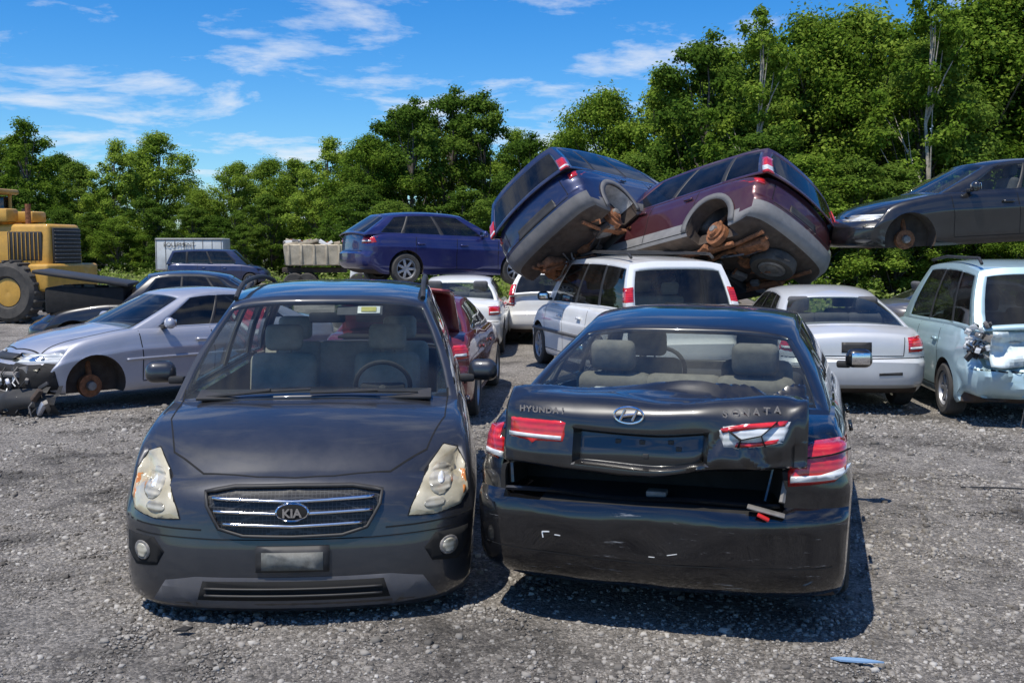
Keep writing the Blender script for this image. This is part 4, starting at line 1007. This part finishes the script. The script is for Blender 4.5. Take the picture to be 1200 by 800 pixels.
while px<1330:
    if px<380: D=random.uniform(62,66);st=30;h=4
    elif px<700: D=random.uniform(50,55);st=40;h=4
    else: D=random.uniform(31,34);st=50;h=4.2
    o=tree(px,D,h*random.uniform(.7,1.4),random.choice([0,1,3])); o.scale.x*=1.6;o.scale.y*=1.4; o.name='shrub'; px+=st
bm_=tree_mesh('birch_tree',31,10,1.7,60,190,.065,.38,M['birch'],M['leaf'],.105)
for p_,D,H in((897,34.0,topz(10,34)),(1092,34.5,topz(-20,34.5))):
    o=link(bpy.data.objects.new('birch_tree',bm_)); o.location=((p_-600)/1250*D,D,-.1); o.scale=(H/10,)*3
cs=[];rs=[];ks=[]
for i in range(900):
    p_=random.uniform(-120,1320)
    D=(random.uniform(46,62) if p_<380 else random.uniform(33,48)) if p_<700 else random.uniform(24,31)
    if p_<130: D=random.uniform(36,60)
    if 170<p_<320 : D=random.uniform(58,64)
    if 320<p_<420 : D=random.uniform(46,52)
    h=random.uniform(.15,.75); cs.append(((p_-600)/1250*D,D,h*.35)); rs.append(h); ks.append(90)
co,q=leaves(cs,rs,ks,.07,rng,.9,.3)
link(bpy.data.objects.new('undergrowth',fastmesh('undergrowth',co,q,[M['weed']])))

# ------------------------------------------------------------ light, sky, camera
S=Vector((-.25,-.30,.93)).normalized()
el=math.asin(S.z); az=math.atan2(S.x,S.y)
sl=bpy.data.lights.new('sun','SUN'); sl.energy=5.0; sl.angle=R(.5); sl.color=(1,.95,.86)
so=link(bpy.data.objects.new('sun',sl)); so.rotation_euler=S.to_track_quat('Z','Y').to_euler(); so.location=(-20,-10,40)
w=bpy.data.worlds.new('World'); scene.world=w; w.use_nodes=True; N=w.node_tree.nodes; Lk=w.node_tree.links
bg=N['Background']; st=N.new('ShaderNodeTexSky'); st.sky_type='NISHITA'; st.sun_disc=False; st.sun_elevation=el; st.sun_rotation=az
st.air_density=1.0; st.dust_density=.2; st.ozone_density=3.0
tc=N.new('ShaderNodeTexCoord'); sx=N.new('ShaderNodeSeparateXYZ'); Lk.new(tc.outputs['Generated'],sx.inputs[0])
ad=N.new('ShaderNodeMath'); ad.operation='ADD'; ad.inputs[1].default_value=.12; Lk.new(sx.outputs['Z'],ad.inputs[0])
mxm=N.new('ShaderNodeMath'); mxm.operation='MAXIMUM'; mxm.inputs[1].default_value=.05; Lk.new(ad.outputs[0],mxm.inputs[0])
dx=N.new('ShaderNodeMath'); dx.operation='DIVIDE'; Lk.new(sx.outputs['X'],dx.inputs[0]); Lk.new(mxm.outputs[0],dx.inputs[1])
dy=N.new('ShaderNodeMath'); dy.operation='DIVIDE'; Lk.new(sx.outputs['Y'],dy.inputs[0]); Lk.new(mxm.outputs[0],dy.inputs[1])
cb=N.new('ShaderNodeCombineXYZ'); Lk.new(dx.outputs[0],cb.inputs[0]); Lk.new(dy.outputs[0],cb.inputs[1])
nz=N.new('ShaderNodeTexNoise'); nz.inputs['Scale'].default_value=1.7; nz.inputs['Detail'].default_value=10; nz.inputs['Roughness'].default_value=.62; nz.inputs['Distortion'].default_value=.25
Lk.new(cb.outputs[0],nz.inputs['Vector'])
cr=ramp_node(N,[(.505,0.0),(.59,.42),(.72,.92)]); Lk.new(nz.outputs['Fac'],cr.inputs['Fac'])
hs=N.new('ShaderNodeHueSaturation'); hs.inputs['Saturation'].default_value=1.45; Lk.new(st.outputs[0],hs.inputs['Color'])
tn=N.new('ShaderNodeMixRGB'); tn.blend_type='MULTIPLY'; tn.inputs[0].default_value=1; tn.inputs[2].default_value=(.66,.92,1.15,1); Lk.new(hs.outputs[0],tn.inputs[1])
mx=N.new('ShaderNodeMixRGB'); Lk.new(cr.outputs[0],mx.inputs[0]); Lk.new(tn.outputs[0],mx.inputs[1]); mx.inputs[2].default_value=(6.9,7.1,7.4,1)
Lk.new(mx.outputs[0],bg.inputs['Color']); bg.inputs['Strength'].default_value=.13
cam=bpy.data.cameras.new('camera'); cam.lens=37.5; cam.sensor_width=36; cam.clip_end=3000; cam.clip_start=.05
co_=link(bpy.data.objects.new('camera',cam)); co_.location=(0,0,1.92); co_.rotation_euler=(R(90-5.03),0,0); scene.camera=co_
bpy.context.view_layer.update()
